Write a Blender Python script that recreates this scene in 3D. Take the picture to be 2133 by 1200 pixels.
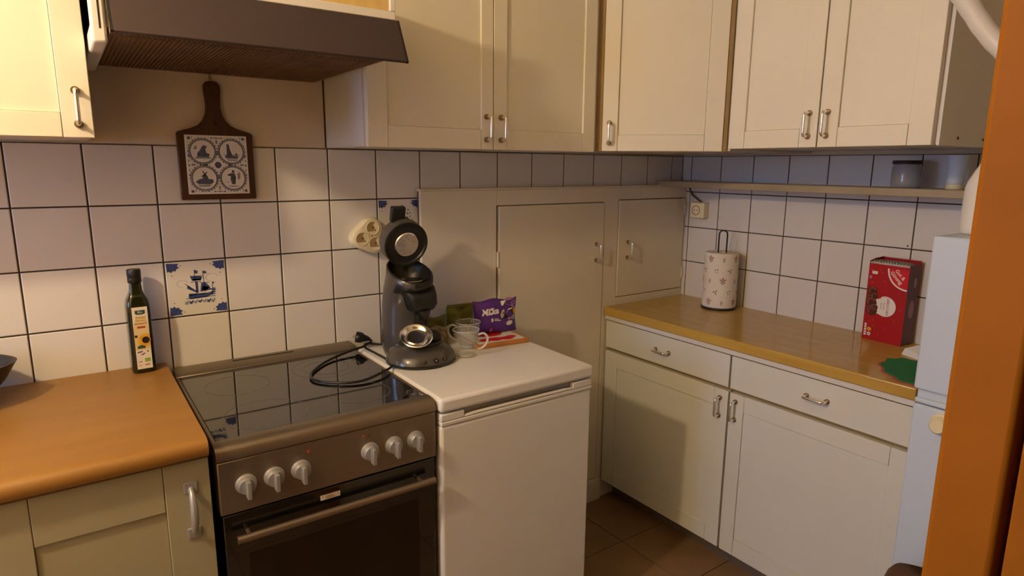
import bpy, bmesh, math, random
from mathutils import Vector, Matrix, noise

random.seed(7)
scene = bpy.context.scene
for o in list(bpy.data.objects):
    bpy.data.objects.remove(o, do_unlink=True)
C = bpy.context.collection

# ------------------------------------------------------------------ camera
CAM = Vector((0.0981, -1.8911, 1.4171))
YAW, PITCH, ROLL = 0.615242, 0.190595, 0.007645
fw = Vector((math.sin(YAW) * math.cos(PITCH), math.cos(YAW) * math.cos(PITCH), -math.sin(PITCH)))
rt = Vector((math.cos(YAW), -math.sin(YAW), 0))
up = rt.cross(fw)
r2 = math.cos(ROLL) * rt + math.sin(ROLL) * up
u2 = -math.sin(ROLL) * rt + math.cos(ROLL) * up
cam_data = bpy.data.cameras.new('camera')
cam_data.sensor_fit = 'HORIZONTAL'
cam_data.sensor_width = 36.0
cam_data.lens = 1323.07 / 2133 * 36.0
cam_data.clip_start = 0.02
cam = bpy.data.objects.new('camera', cam_data)
C.objects.link(cam)
m = Matrix(((r2.x, u2.x, -fw.x, CAM.x), (r2.y, u2.y, -fw.y, CAM.y), (r2.z, u2.z, -fw.z, CAM.z), (0, 0, 0, 1)))
cam.matrix_world = m
scene.camera = cam

# ------------------------------------------------------------------ world, lights, exposure
scene.view_settings.view_transform = 'Standard'
scene.view_settings.look = 'None'
scene.view_settings.gamma = 1.0
scene.view_settings.use_curve_mapping = False
scene.view_settings.exposure = 0.0
world = bpy.data.worlds.new('sky')
scene.world = world
world.use_nodes = True
bg = world.node_tree.nodes['Background']
bg.inputs[0].default_value = (0.30, 0.52, 1.0, 1)
bg.inputs[1].default_value = 15.0

LAMP = Vector((-0.66, -0.95, 2.06))
lamp_data = bpy.data.lights.new('lamp_light', 'POINT')
lamp_data.energy = 61
lamp_data.color = (1.0, 0.76, 0.45)
lamp_data.shadow_soft_size = 0.045
lamp_light = bpy.data.objects.new('lamp_light', lamp_data)
lamp_light.location = LAMP
C.objects.link(lamp_light)

WIN = (-2.2, -1.10, -0.30, 1.05, 2.10)       # x, y0, y1, z0, z1 of the daylight window in the left wall
portal = bpy.data.lights.new('window_portal', 'AREA')
portal.shape = 'RECTANGLE'
portal.size = WIN[2] - WIN[1]
portal.size_y = WIN[4] - WIN[3]
portal.cycles.is_portal = True
po = bpy.data.objects.new('window_portal', portal)
po.location = (WIN[0] - 0.13, (WIN[1] + WIN[2]) / 2, (WIN[3] + WIN[4]) / 2)
po.rotation_euler = (math.radians(90), 0, math.radians(-90))
C.objects.link(po)

# ------------------------------------------------------------------ materials
MATS = {}
def mat(name, col, rough=0.5, metal=0.0, spec=0.5, var=0.0, vscale=8.0, trans=0.0, ior=1.45,
        bump=0.0, bscale=60.0, coat=0.0, wood=None, emit=None, alpha=1.0, stretch=None):
    if name in MATS:
        return MATS[name]
    ma = bpy.data.materials.new(name)
    ma.use_nodes = True
    nt = ma.node_tree
    b = nt.nodes['Principled BSDF']
    b.inputs['Base Color'].default_value = (*col, 1)
    b.inputs['Roughness'].default_value = rough
    b.inputs['Metallic'].default_value = metal
    b.inputs['Specular IOR Level'].default_value = spec
    b.inputs['Transmission Weight'].default_value = trans
    b.inputs['IOR'].default_value = ior
    b.inputs['Coat Weight'].default_value = coat
    b.inputs['Alpha'].default_value = alpha
    if emit:
        b.inputs['Emission Color'].default_value = (*emit[0], 1)
        b.inputs['Emission Strength'].default_value = emit[1]
    if var > 0 or bump > 0 or wood:
        tc = nt.nodes.new('ShaderNodeTexCoord')
        mp = nt.nodes.new('ShaderNodeMapping')
        nt.links.new(tc.outputs['Object'], mp.inputs[0])
        if stretch:
            mp.inputs['Scale'].default_value = stretch
    if var > 0 or wood:
        nz = nt.nodes.new('ShaderNodeTexNoise')
        nz.inputs['Scale'].default_value = vscale
        nz.inputs['Detail'].default_value = 5
        nt.links.new(mp.outputs[0], nz.inputs['Vector'])
        rp = nt.nodes.new('ShaderNodeValToRGB')
        a = wood if wood else tuple(c * (1 - var) for c in col)
        rp.color_ramp.elements[0].position = 0.32
        rp.color_ramp.elements[1].position = 0.68
        rp.color_ramp.elements[0].color = (*a, 1)
        rp.color_ramp.elements[1].color = (*col, 1)
        nt.links.new(nz.outputs['Fac'], rp.inputs[0])
        nt.links.new(rp.outputs[0], b.inputs['Base Color'])
    if bump > 0:
        n2 = nt.nodes.new('ShaderNodeTexNoise')
        n2.inputs['Scale'].default_value = bscale
        n2.inputs['Detail'].default_value = 4
        nt.links.new(mp.outputs[0], n2.inputs['Vector'])
        bp = nt.nodes.new('ShaderNodeBump')
        bp.inputs['Strength'].default_value = bump
        bp.inputs['Distance'].default_value = 0.004
        nt.links.new(n2.outputs['Fac'], bp.inputs['Height'])
        nt.links.new(bp.outputs[0], b.inputs['Normal'])
    MATS[name] = ma
    return ma

M_TILE = mat('glazed_tile', (0.72, 0.69, 0.65), rough=0.22, var=0.05, vscale=5)
M_GROUT = mat('dark_grout', (0.045, 0.030, 0.028), rough=0.9, var=0.3, vscale=40)
M_PLASTER = mat('plaster', (0.74, 0.62, 0.44), rough=0.85, var=0.08, vscale=6, bump=0.15, bscale=120)
M_SPLASH = mat('greasy_board', (0.72, 0.61, 0.47), rough=0.55, var=0.16, vscale=4)
M_CEIL = mat('ceiling_paint', (0.84, 0.75, 0.60), rough=0.9, var=0.04)
M_CREAM = mat('cream_paint', (0.76, 0.71, 0.57), rough=0.42, var=0.04, vscale=4)
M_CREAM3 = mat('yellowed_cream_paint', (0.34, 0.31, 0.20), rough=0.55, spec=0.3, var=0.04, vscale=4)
M_CREAM2 = mat('daylit_cream_paint', (0.68, 0.68, 0.61), rough=0.4, var=0.04, vscale=4)  # cream with the daylight's cooler cast mixed into the colour
M_LAM = mat('white_laminate', (0.70, 0.67, 0.62), rough=0.4, var=0.05, vscale=6)
M_GAP = mat('dark_wood_gap', (0.16, 0.085, 0.03), rough=0.8, var=0.3, vscale=20)
M_PANEL = mat('painted_panel', (0.76, 0.70, 0.57), rough=0.6, var=0.07, vscale=5)
M_BEECH = mat('beech_worktop', (0.315, 0.155, 0.032), rough=0.4, wood=(0.28, 0.134, 0.026), vscale=6, stretch=(0.7, 4, 4))
M_OAK = mat('oak_worktop', (0.54, 0.345, 0.075), rough=0.17, wood=(0.47, 0.285, 0.057), vscale=7, stretch=(6, 0.6, 5))
M_CHROME = mat('chrome', (0.88, 0.87, 0.86), rough=0.2, metal=1.0)
M_BRASS = mat('worn_rosette', (0.30, 0.22, 0.13), rough=0.35, metal=0.9)
M_STEEL = mat('brushed_steel', (0.30, 0.245, 0.19), rough=0.36, metal=0.85, var=0.08, vscale=9, stretch=(1, 30, 30))
M_STEELD = mat('dull_steel', (0.36, 0.33, 0.29), rough=0.4, metal=0.8, var=0.1)
M_BLACKGLASS = mat('black_glass', (0.006, 0.006, 0.007), rough=0.04, coat=0.6, spec=0.9)
M_OVENGLASS = mat('oven_glass', (0.012, 0.008, 0.005), rough=0.08)
M_BLACK = mat('black_plastic', (0.010, 0.010, 0.010), rough=0.35)
M_BLACKM = mat('matt_black', (0.012, 0.011, 0.011), rough=0.7)
M_GREY = mat('charcoal_plastic', (0.062, 0.054, 0.046), rough=0.26, coat=0.4)
M_BOWL = mat('dark_stoneware', (0.022, 0.020, 0.016), rough=0.45, var=0.3, vscale=30)
M_GREYR = mat('olive_grey_plastic', (0.085, 0.075, 0.06), rough=0.45)
M_KNOB = mat('silver_knob', (0.40, 0.40, 0.41), rough=0.35, metal=0.5)
M_WHITE = mat('white_enamel', (0.77, 0.76, 0.74), rough=0.3, var=0.03)
M_WHITEP = mat('white_plastic', (0.74, 0.72, 0.68), rough=0.4)
M_IVORY = mat('ivory_plastic', (0.76, 0.68, 0.46), rough=0.38)
M_ORANGE = mat('orange_paint', (0.34, 0.11, 0.005), rough=0.6, spec=0.2, var=0.12, vscale=9, bump=0.2, bscale=30)
M_FLOOR = mat('brown_floor_tile', (0.28, 0.165, 0.085), rough=0.5, var=0.25, vscale=9)
M_FGROUT = mat('floor_grout', (0.12, 0.07, 0.04), rough=0.9, var=0.2)
M_VISOR = mat('smoked_visor', (0.050, 0.034, 0.036), rough=0.35, coat=0.2, var=0.2, vscale=5)
M_FILTER = mat('greasy_filter', (0.21, 0.115, 0.06), rough=0.6, var=0.3, vscale=12)
M_HOLE = mat('filter_hole', (0.02, 0.012, 0.008), rough=0.9)
M_YELLOW = mat('yellowed_panel', (0.72, 0.52, 0.20), rough=0.4, var=0.1, vscale=14, stretch=(6, 1, 1))
M_DKWOOD = mat('dark_wood', (0.075, 0.026, 0.012), rough=0.4, wood=(0.045, 0.015, 0.008), vscale=9, stretch=(8, 8, 1))
M_GLASSD = mat('dark_green_glass', (0.012, 0.014, 0.006), rough=0.07, coat=0.4)
M_GLASS = mat('clear_glass', (0.86, 0.86, 0.84), rough=0.04, spec=0.9, alpha=0.07, coat=0.6)
M_JAR = mat('jar_glass', (0.42, 0.42, 0.43), rough=0.06, spec=0.9, alpha=0.42, coat=0.8)
M_RIM = mat('glass_rim', (0.80, 0.78, 0.74), rough=0.08, spec=0.9, alpha=0.45, coat=0.5)
M_CLEARFILM = mat('crumpled_film', (0.55, 0.44, 0.28), rough=0.25, alpha=0.75, var=0.3, vscale=25, bump=0.6, bscale=40)
M_PAPER = mat('tissue_paper', (0.76, 0.70, 0.60), rough=0.9, bump=0.4, bscale=150)
M_BLUE = mat('delft_blue', (0.055, 0.085, 0.28), rough=0.35, var=0.35, vscale=90)
M_BLUEL = mat('delft_pale_blue', (0.27, 0.31, 0.43), rough=0.35, var=0.2, vscale=90)
M_PURPLE = mat('purple_foil', (0.10, 0.028, 0.27), rough=0.34, var=0.25, vscale=14, bump=0.3, bscale=30)
M_PURPLED = mat('dark_purple_print', (0.035, 0.012, 0.09), rough=0.4)
M_LILAC = mat('lilac_print', (0.42, 0.22, 0.42), rough=0.4, var=0.3, vscale=40)
M_OFFWHITE = mat('white_print', (0.78, 0.74, 0.70), rough=0.5)
M_CREAMPR = mat('cream_print', (0.62, 0.54, 0.38), rough=0.5, var=0.3, vscale=60)
M_GREENF = mat('green_foil', (0.19, 0.20, 0.025), rough=0.35, var=0.4, vscale=18, bump=0.4, bscale=40)
M_DARKF = mat('dark_foil', (0.03, 0.022, 0.02), rough=0.4, var=0.5, vscale=30, bump=0.5, bscale=50)
M_RED = mat('red_card', (0.42, 0.008, 0.012), rough=0.38, var=0.12, vscale=10)
M_REDP = mat('red_print', (0.62, 0.012, 0.018), rough=0.4)
M_REDDK = mat('wine_card', (0.14, 0.012, 0.016), rough=0.4, var=0.2, vscale=14)
M_SNOW = mat('pink_snow_print', (0.66, 0.16, 0.17), rough=0.5)
M_CHOC = mat('chocolate_print', (0.10, 0.022, 0.012), rough=0.45, var=0.4, vscale=60)
M_CHOCL = mat('pale_chocolate_print', (0.24, 0.07, 0.045), rough=0.45, var=0.3, vscale=70)
M_FOIL = mat('foil_tray', (0.55, 0.51, 0.46), rough=0.4, metal=0.3, var=0.2, vscale=30)
M_PINK = mat('dusty_pink_print', (0.40, 0.16, 0.15), rough=0.5)
M_GREENM = mat('green_felt', (0.022, 0.20, 0.065), rough=0.95, var=0.15, vscale=30, bump=0.6, bscale=220)
M_PINKED = mat('red_trim', (0.46, 0.09, 0.10), rough=0.9)
M_TRIVET = mat('trivet_wood', (0.55, 0.21, 0.05), rough=0.5, var=0.2, vscale=15)
M_SUN = mat('sunflower_print', (0.80, 0.40, 0.015), rough=0.5, var=0.35, vscale=70)
M_LABEL = mat('paper_label', (0.74, 0.68, 0.60), rough=0.6)
M_LABELY = mat('pale_yellow_label', (0.74, 0.58, 0.28), rough=0.6, var=0.1, vscale=40)
M_GREENL = mat('dark_green_print', (0.03, 0.075, 0.05), rough=0.5)
M_GREENLG = mat('green_seal_print', (0.25, 0.40, 0.08), rough=0.5)
M_GOLD = mat('ochre_print', (0.40, 0.20, 0.06), rough=0.5)
M_RUST = mat('rust_print', (0.36, 0.05, 0.03), rough=0.5)
M_VIOLET = mat('violet_print', (0.10, 0.05, 0.12), rough=0.5)
M_MOTR = mat('rosy_print', (0.40, 0.22, 0.18), rough=0.9)
M_MOTB = mat('slate_print', (0.16, 0.17, 0.22), rough=0.9)
M_MOTG = mat('moss_print', (0.22, 0.19, 0.12), rough=0.9)
M_BROWN = mat('brown_leather', (0.085, 0.038, 0.022), rough=0.5, var=0.3, vscale=14, bump=0.3, bscale=80)
M_WHITEAPP = mat('daylight_tinted_white', (0.56, 0.66, 0.80), rough=0.4, var=0.02)  # blue tint of the daylight put into the white's own colour
M_RING = mat('burner_ring_print', (0.085, 0.085, 0.085), rough=0.3)
M_TAN = mat('tan_body_and_shade', (0.36, 0.235, 0.095), rough=0.7, var=0.2, vscale=15)  # base cabinet body tan, also painted shade on corner strips and socket wells
M_SHELF = mat('beige_shelf', (0.44, 0.35, 0.21), rough=0.4, var=0.15, vscale=8)
M_BLUEB = mat('grey_blue_print', (0.10, 0.115, 0.20), rough=0.4, var=0.3, vscale=120)
M_BLUEBL = mat('pale_grey_blue_print', (0.30, 0.31, 0.36), rough=0.4, var=0.2, vscale=120)
M_GLASSW = mat('window_glass', (1, 1, 1), rough=0.0, trans=1.0, ior=1.02)

# ------------------------------------------------------------------ mesh helpers
class MB:
    def __init__(s):
        s.v = []; s.f = []; s.m = []
    def add(s, vs, fs, mi=0, M=None):
        n = len(s.v)
        for p in vs:
            p = Vector(p)
            s.v.append(M @ p if M is not None else p)
        for f in fs:
            s.f.append([i + n for i in f]); s.m.append(mi)
        return s
    def box(s, x0, x1, y0, y1, z0, z1, mi=0, M=None):
        x0, x1 = min(x0, x1), max(x0, x1); y0, y1 = min(y0, y1), max(y0, y1); z0, z1 = min(z0, z1), max(z0, z1)
        vs = [(x, y, z) for z in (z0, z1) for y in (y0, y1) for x in (x0, x1)]
        return s.add(vs, [(0, 2, 3, 1), (4, 5, 7, 6), (0, 1, 5, 4), (2, 6, 7, 3), (0, 4, 6, 2), (1, 3, 7, 5)], mi, M)
    def lathe(s, prof, c=(0, 0, 0), n=32, mi=0, M=None, sx=1.0, sy=1.0, rot=0.0, sq=None, caps=True):
        # prof: (r, z) from bottom to top; sq: superellipse exponent for rounded square sections
        vs = []; fs = []
        for r, z in prof:
            for k in range(n):
                a = 2 * math.pi * k / n + rot
                ca, sa = math.cos(a), math.sin(a)
                q = 1.0
                if sq:
                    q = (abs(math.cos(a - rot)) ** sq + abs(math.sin(a - rot)) ** sq) ** (-1.0 / sq)
                vs.append((c[0] + r * ca * sx * q, c[1] + r * sa * sy * q, c[2] + z))
        for i in range(len(prof) - 1):
            for k in range(n):
                k2 = (k + 1) % n
                fs.append((i * n + k, i * n + k2, (i + 1) * n + k2, (i + 1) * n + k))
        if caps:
            fs.append(tuple(reversed(range(n))))
            fs.append(tuple((len(prof) - 1) * n + k for k in range(n)))
        return s.add(vs, fs, mi, M)
    def rings(s, rs, mi=0, M=None, caps=(True, True)):
        n = len(rs[0]); vs = [p for r in rs for p in r]; fs = []
        for i in range(len(rs) - 1):
            for k in range(n):
                k2 = (k + 1) % n
                fs.append((i * n + k, i * n + k2, (i + 1) * n + k2, (i + 1) * n + k))
        if caps[0]: fs.append(tuple(reversed(range(n))))
        if caps[1]: fs.append(tuple((len(rs) - 1) * n + k for k in range(n)))
        return s.add(vs, fs, mi, M)
    def tube(s, pts, r, n=8, mi=0, M=None, closed=False):
        pts = [Vector(p) for p in pts]
        rs = []; N = len(pts); prev = None
        for i, p in enumerate(pts):
            if closed: t = pts[(i + 1) % N] - pts[i - 1]
            else: t = pts[min(i + 1, N - 1)] - pts[max(i - 1, 0)]
            t.normalize()
            if prev is None:
                a = Vector((0, 0, 1)) if abs(t.z) < 0.9 else Vector((1, 0, 0))
                u = t.cross(a).normalized()
            else:
                u = (prev - t * prev.dot(t)).normalized()
            prev = u
            w = t.cross(u)
            rr = r[i] if isinstance(r, (list, tuple)) else r
            rs.append([p + rr * (math.cos(2 * math.pi * k / n) * u + math.sin(2 * math.pi * k / n) * w) for k in range(n)])
        if closed: rs.append(rs[0])
        return s.rings(rs, mi, M, caps=(not closed, not closed))
    def prism(s, poly, h0, h1, mi=0, M=None):
        # polygon in local x,z extruded along y from h0 (front) to h1
        n = len(poly)
        vs = [(x, h0, z) for x, z in poly] + [(x, h1, z) for x, z in poly]
        fs = [tuple(range(n)), tuple(reversed(range(n, 2 * n)))]
        for i in range(n):
            j = (i + 1) % n
            fs.append((i, i + n, j + n, j))
        return s.add(vs, fs, mi, M)
    def flat(s, poly, y=0.0, mi=0, M=None):
        # flat printed polygon in x,z at depth y facing -y
        return s.add([(x, y, z) for x, z in poly], [tuple(range(len(poly)))], mi, M)
    def disc(s, cx, cz, rx, rz=None, y=0.0, mi=0, n=20, M=None, rot=0):
        rz = rz or rx
        ca, sa = math.cos(rot), math.sin(rot)
        P = []
        for k in range(n):
            a = 2 * math.pi * k / n
            px, pz = rx * math.cos(a), rz * math.sin(a)
            P.append((cx + px * ca - pz * sa, cz + px * sa + pz * ca))
        return s.flat(P, y, mi, M)
    def ring(s, cx, cz, r0, r1, y=0.0, mi=0, n=40, M=None, sx=1.0, a0=0, a1=2 * math.pi):
        vs = []; fs = []
        full = abs(a1 - a0 - 2 * math.pi) < 1e-6
        nn = n if full else n + 1
        for k in range(nn):
            a = a0 + (a1 - a0) * k / n
            for r in (r0, r1):
                vs.append((cx + r * sx * math.cos(a), y, cz + r * math.sin(a)))
        for k in range(n):
            j = (k + 1) % nn
            fs.append((2 * k, 2 * k + 1, 2 * j + 1, 2 * j))
        return s.add(vs, fs, mi, M)
    def line(s, pts, w, y=0.0, mi=0, M=None):
        for (ax, az), (bx, bz) in zip(pts[:-1], pts[1:]):
            dx, dz = bx - ax, bz - az
            L = math.hypot(dx, dz) or 1e-9
            nx, nz = -dz / L * w / 2, dx / L * w / 2
            s.flat([(ax + nx, az + nz), (bx + nx, bz + nz), (bx - nx, bz - nz), (ax - nx, az - nz)], y, mi, M)
        return s
    def mesh(s, name, mats, smooth=None):
        me = bpy.data.meshes.new(name)
        me.from_pydata([tuple(v) for v in s.v], [], s.f)
        for ma in (mats if isinstance(mats, (list, tuple)) else [mats]):
            me.materials.append(ma)
        me.polygons.foreach_set('material_index', s.m)
        me.update()
        bm = bmesh.new(); bm.from_mesh(me)
        bmesh.ops.recalc_face_normals(bm, faces=bm.faces)
        bm.to_mesh(me); bm.free()
        if smooth is not None:
            me.polygons.foreach_set('use_smooth', [True] * len(me.polygons))
            me.set_sharp_from_angle(angle=math.radians(smooth))
        return me

def link(name, me, parent=None, loc=None):
    o = bpy.data.objects.new(name, me)
    C.objects.link(o)
    if parent is not None: o.parent = parent
    if loc is not None: o.location = loc
    return o

def part(name, mb, mats, parent=None, smooth=None, bevel=0, label=None, loc=None, segs=2, subd=0):
    o = link(name, mb.mesh(name, mats, smooth), parent, loc)
    if bevel:
        bv = o.modifiers.new('bevel', 'BEVEL')
        bv.width = bevel; bv.segments = segs; bv.limit_method = 'ANGLE'; bv.angle_limit = math.radians(40)
        if smooth is None:
            o.data.polygons.foreach_set('use_smooth', [True] * len(o.data.polygons))
            o.data.set_sharp_from_angle(angle=math.radians(35))
    if subd:
        sd = o.modifiers.new('subd', 'SUBSURF'); sd.levels = subd; sd.render_levels = subd
    if label: o['label'] = label
    return o

def tag(o, label, cat, group=None):
    o['label'] = label; o['category'] = cat
    if group: o['group'] = group
    return o

def thing(name, label, cat, loc=(0, 0, 0), rz=0.0, group=None):
    o = bpy.data.objects.new(name, None)
    o.empty_display_size = 0.05
    C.objects.link(o)
    o.location = loc; o.rotation_euler = (0, 0, rz)
    return tag(o, label, cat, group)

def struct(o):
    o['kind'] = 'structure'
    return o

def text_mb(txt, size, mb, x, z, y=0.0, mi=0, rot=0.0, align='CENTER', shear=0.0, M=None, bold=0.0, fn=None):
    cu = bpy.data.curves.new('txt', 'FONT')
    cu.body = txt; cu.size = size; cu.align_x = align; cu.align_y = 'CENTER'; cu.shear = shear; cu.offset = bold
    cu.resolution_u = 2
    o = bpy.data.objects.new('txt', cu)
    C.objects.link(o)
    dg = bpy.context.evaluated_depsgraph_get()
    me = bpy.data.meshes.new_from_object(o.evaluated_get(dg))
    ca, sa = math.cos(rot), math.sin(rot)
    vs = []
    for v in me.vertices:
        px, pz = v.co.x * ca - v.co.y * sa + x, v.co.x * sa + v.co.y * ca + z
        vs.append((px, y, pz))
    mb.add(vs, [tuple(p.vertices) for p in me.polygons], mi, M)
    bpy.data.objects.remove(o, do_unlink=True)
    bpy.data.curves.remove(cu); bpy.data.meshes.remove(me)
    return mb

def bend(mb, fn):
    mb.v = [fn(v) for v in mb.v]
    return mb

# ------------------------------------------------------------------ dimensions
P = 0.152          # wall tile pitch
J = 0.0038         # joint width
R1 = 1.31          # height of one horizontal tile joint
R0 = R1 + P
XR = 2.3494        # right wall
YF = -1.64         # kitchen face of the doorway wall
XL = -2.2          # left wall
ZC = 2.5

# ------------------------------------------------------------------ room shell
fl = struct(part('floor', MB().box(XL - 0.2, XR + 0.2, -3.4, 0.15, -0.08, -0.004), M_FGROUT))
ft = {}
def floor_tile(x0, x1, y0, y1):
    key = (round(x1 - x0, 3), round(y1 - y0, 3))
    if key not in ft:
        ft[key] = MB().box(0, key[0], 0, key[1], -0.012, 0).mesh('floor_tile', M_FLOOR)
    o = link('tile', ft[key], fl, (x0, y0, 0))
F = 0.31
x = 1.728
while x > XL: x -= F
while x < XR:
    a, b = max(x + 0.002, XL), min(x + F - 0.002, XR)
    y = -0.33 + 2 * F
    while y > YF - 0.1:
        c, d = max(y - F + 0.002, YF - 0.09), min(y - 0.002, 0)
        if d - c > 0.02 and b - a > 0.02: floor_tile(a, b, c, d)
        y -= F
    x += F

wb = struct(part('wall_back', MB().box(XL - 0.2, XR + 0.2, 0.006, 0.15, 0, ZC), M_PLASTER))
part('grout_bed', MB().box(-0.9, XR, 0.002, 0.006, 0.80, R0), M_GROUT, wb)
tm = {}
def tile_mesh(w, h):
    k = (round(w, 4), round(h, 4))
    if k not in tm:
        b = 0.0018
        mb = MB()
        y0 = -0.0; d = 0.006
        o = [(0, 0), (w, 0), (w, h), (0, h)]
        i = [(b, b), (w - b, b), (w - b, h - b), (b, h - b)]
        mb.add([(x, d, z) for x, z in o] + [(x, y0 + 0.001, z) for x, z in o] + [(x, y0, z) for x, z in i],
               [(3, 2, 1, 0)] + [(k2, (k2 + 1) % 4, 4 + (k2 + 1) % 4, 4 + k2) for k2 in range(4)]
               + [(4 + k2, 4 + (k2 + 1) % 4, 8 + (k2 + 1) % 4, 8 + k2) for k2 in range(4)] + [(8, 9, 10, 11)])
        tm[k] = mb.mesh('wall_tile', M_TILE)
    return tm[k]
deco = {}
def back_tile(u, row, x1=None, z0=None):
    xa = u * P + J / 2; xb = (u + 1) * P - J / 2 if x1 is None else x1
    za = R1 - row * P - P + J / 2 if z0 is None else z0
    zb = R1 - row * P - J / 2
    o = link('tile', tile_mesh(xb - xa, zb - za), wb, (xa, 0, za))
    deco[(u, row)] = o
for u in range(-3, 16):
    back_tile(u, -1, x1=XR - 0.002 if u == 15 else None)
for u in range(-3, 7):
    back_tile(u, 0); back_tile(u, 1)
    back_tile(u, 2, z0=0.80)

wr = struct(part('wall_right', MB().box(XR + 0.006, XR + 0.15, -3.4, 0.15, 0, ZC), M_PLASTER))
part('grout_bed', MB().box(XR + 0.002, XR + 0.006, -1.25, 0.0, 0.80, R0), M_GROUT, wr)
for k in range(-2, 7):
    ya = -0.2002 - k * P - J / 2; yb = -0.2002 - (k + 1) * P + J / 2
    if k == -2: ya = -0.001
    for row in (-1, 0, 1, 2):
        zb = R1 - row * P - J / 2; za = zb - P + J
        if row == 2: za = 0.80
        o = link('tile', tile_mesh(ya - yb, zb - za), wr, (XR, ya, za))
        o.rotation_euler = (0, 0, -math.pi / 2)

part('drill_hole', MB().lathe([(0.0028, 0), (0.0028, 0.0006)], n=12, M=Matrix.Translation((XR + 0.0002, -0.948, 1.168)) @ Matrix.Rotation(-math.pi / 2, 4, 'Y')), M_BLACKM, wr)
WX, WY0, WY1, WZ0, WZ1 = WIN
mb = MB()
mb.box(XL - 0.15, XL, -3.4, WY0, 0, ZC); mb.box(XL - 0.15, XL, WY1, 0.006, 0, ZC)
mb.box(XL - 0.15, XL, WY0, WY1, 0, WZ0); mb.box(XL - 0.15, XL, WY0, WY1, WZ1, ZC)
struct(part('wall_left', mb, M_PLASTER))
wn = thing('window_1', 'white framed kitchen window in the side wall', 'window', (XL, WY0, WZ0)); del wn['category']
struct(wn)
W, H = WY1 - WY0, WZ1 - WZ0
mb = MB()
for a, b, c, d in ((0, 0.06, 0, H), (W - 0.06, W, 0, H), (W / 2 - 0.04, W / 2 + 0.04, 0.06, H - 0.06)): mb.box(-0.10, -0.03, a, b, c, d)
mb.box(-0.10, -0.03, 0.06, W - 0.06, 0, 0.06); mb.box(-0.10, -0.03, 0.06, W - 0.06, H - 0.06, H)
part('window_frame', mb, M_WHITEP, wn)
for a, b in ((0.06, W / 2 - 0.04), (W / 2 + 0.04, W - 0.06)):
    part('pane', MB().box(-0.068, -0.064, a, b, 0.06, H - 0.06), M_GLASSW, wn)
part('window_sill', MB().box(-0.03, 0.06, -0.03, W + 0.03, -0.03, 0.0), M_WHITEP, wn, bevel=0.004)

DX0, DX1, DZ = -0.14, 0.885, 2.06             # doorway the photograph is taken through
mb = MB()
mb.box(XL - 0.15, DX0 - 0.03, YF - 0.09, YF, 0, ZC); mb.box(DX1 + 0.03, XR + 0.006, YF - 0.09, YF, 0, ZC)
mb.box(DX0 - 0.03, DX1 + 0.03, YF - 0.09, YF, DZ + 0.03, ZC)
struct(part('wall_front', mb, M_PLASTER))
struct(part('wall_hall', MB().box(XL - 0.15, XR + 0.15, -3.5, -3.4, 0, ZC), M_PLASTER))
struct(part('ceiling', MB().box(XL - 0.2, XR + 0.2, -3.5, 0.15, ZC, ZC + 0.1), M_CEIL))
# orange door frame and open door
XJ = 0.860
mb = MB()
mb.box(XJ, DX1 + 0.03, YF - 0.052, YF + 0.012, 0, DZ)
mb.box(DX0 - 0.03, DX0 + 0.005, YF - 0.066, YF + 0.012, 0, DZ)
mb.box(DX0 - 0.03, DX1 + 0.03, YF - 0.066, YF + 0.012, DZ, DZ + 0.03)
struct(part('trim_1', mb, M_ORANGE, bevel=0.006, label='orange painted door frame'))
d1 = struct(part('door_1', MB().box(XJ + 0.001, XJ + 0.041, YF - 0.98, YF - 0.0605, 0.01, DZ - 0.01), M_ORANGE, bevel=0.002))
part('door_handle', MB().tube([(XJ + 0.002, YF - 0.92, 1.05), (XJ - 0.045, YF - 0.92, 1.05), (XJ - 0.045, YF - 0.80, 1.05)], 0.008), M_CHROME, d1, smooth=40)

# splash board between the tiles and the hood
part('splash_board', MB().box(0.17, 0.7535, 0.0, 0.006, R0 + 0.002, 1.655), M_SPLASH, wb)
part('edge_strip', MB().box(0.7535, 0.758, 0.003, 0.006, R0 + 0.002, 1.655), M_GAP, wb)

# pendant lamp that lights the kitchen
lp = thing('ceiling_lamp', 'bare bulb ceiling pendant hanging over the kitchen floor', 'lamp', (LAMP.x, LAMP.y, LAMP.z))
part('cable', MB().tube([(0, 0, 0.12), (0, 0, ZC - LAMP.z - 0.03)], 0.004), M_WHITEP, lp, smooth=40)
part('socket', MB().lathe([(0.012, 0.13), (0.018, 0.12), (0.02, 0.075), (0.014, 0.065)], n=20), M_WHITEP, lp, smooth=40)
part('ceiling_rose', MB().lathe([(0.05, ZC - LAMP.z - 0.03), (0.05, ZC - LAMP.z - 0.01), (0.045, ZC - LAMP.z)], n=24), M_WHITEP, lp, smooth=40)

# ------------------------------------------------------------------ cabinet helpers (local: x to the right, -y to the front)
def make_handle_mesh():
    mb = MB()
    for z in (0, 0.064):
        mb.tube([(0, 0.001, z), (0, -0.006, z)], 0.0078, 14, 1)
    q = []
    D = 0.028; rr = 0.008
    q.append((0, -0.004, 0)); q.append((0, -D + rr, 0))
    for k in range(1, 5):
        a = math.pi / 2 * k / 4
        q.append((0, -D + rr - rr * math.sin(a), rr - rr * math.cos(a)))
    for k in range(0, 5):
        a = math.pi / 2 * k / 4
        q.append((0, -D + rr - rr * math.cos(a), 0.064 - rr + rr * math.sin(a)))
    q.append((0, -0.004, 0.064))
    mb.tube(q, 0.0042, 10, 0)
    return mb.mesh('handle', [M_CHROME, M_BRASS], 40)
HANDLE = make_handle_mesh()
def handle(parent, x, y, z, horiz=False):
    o = link('handle', HANDLE, parent, (x, y, z))
    if horiz: o.rotation_euler = (0, math.radians(90), 0)
    return o
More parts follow.
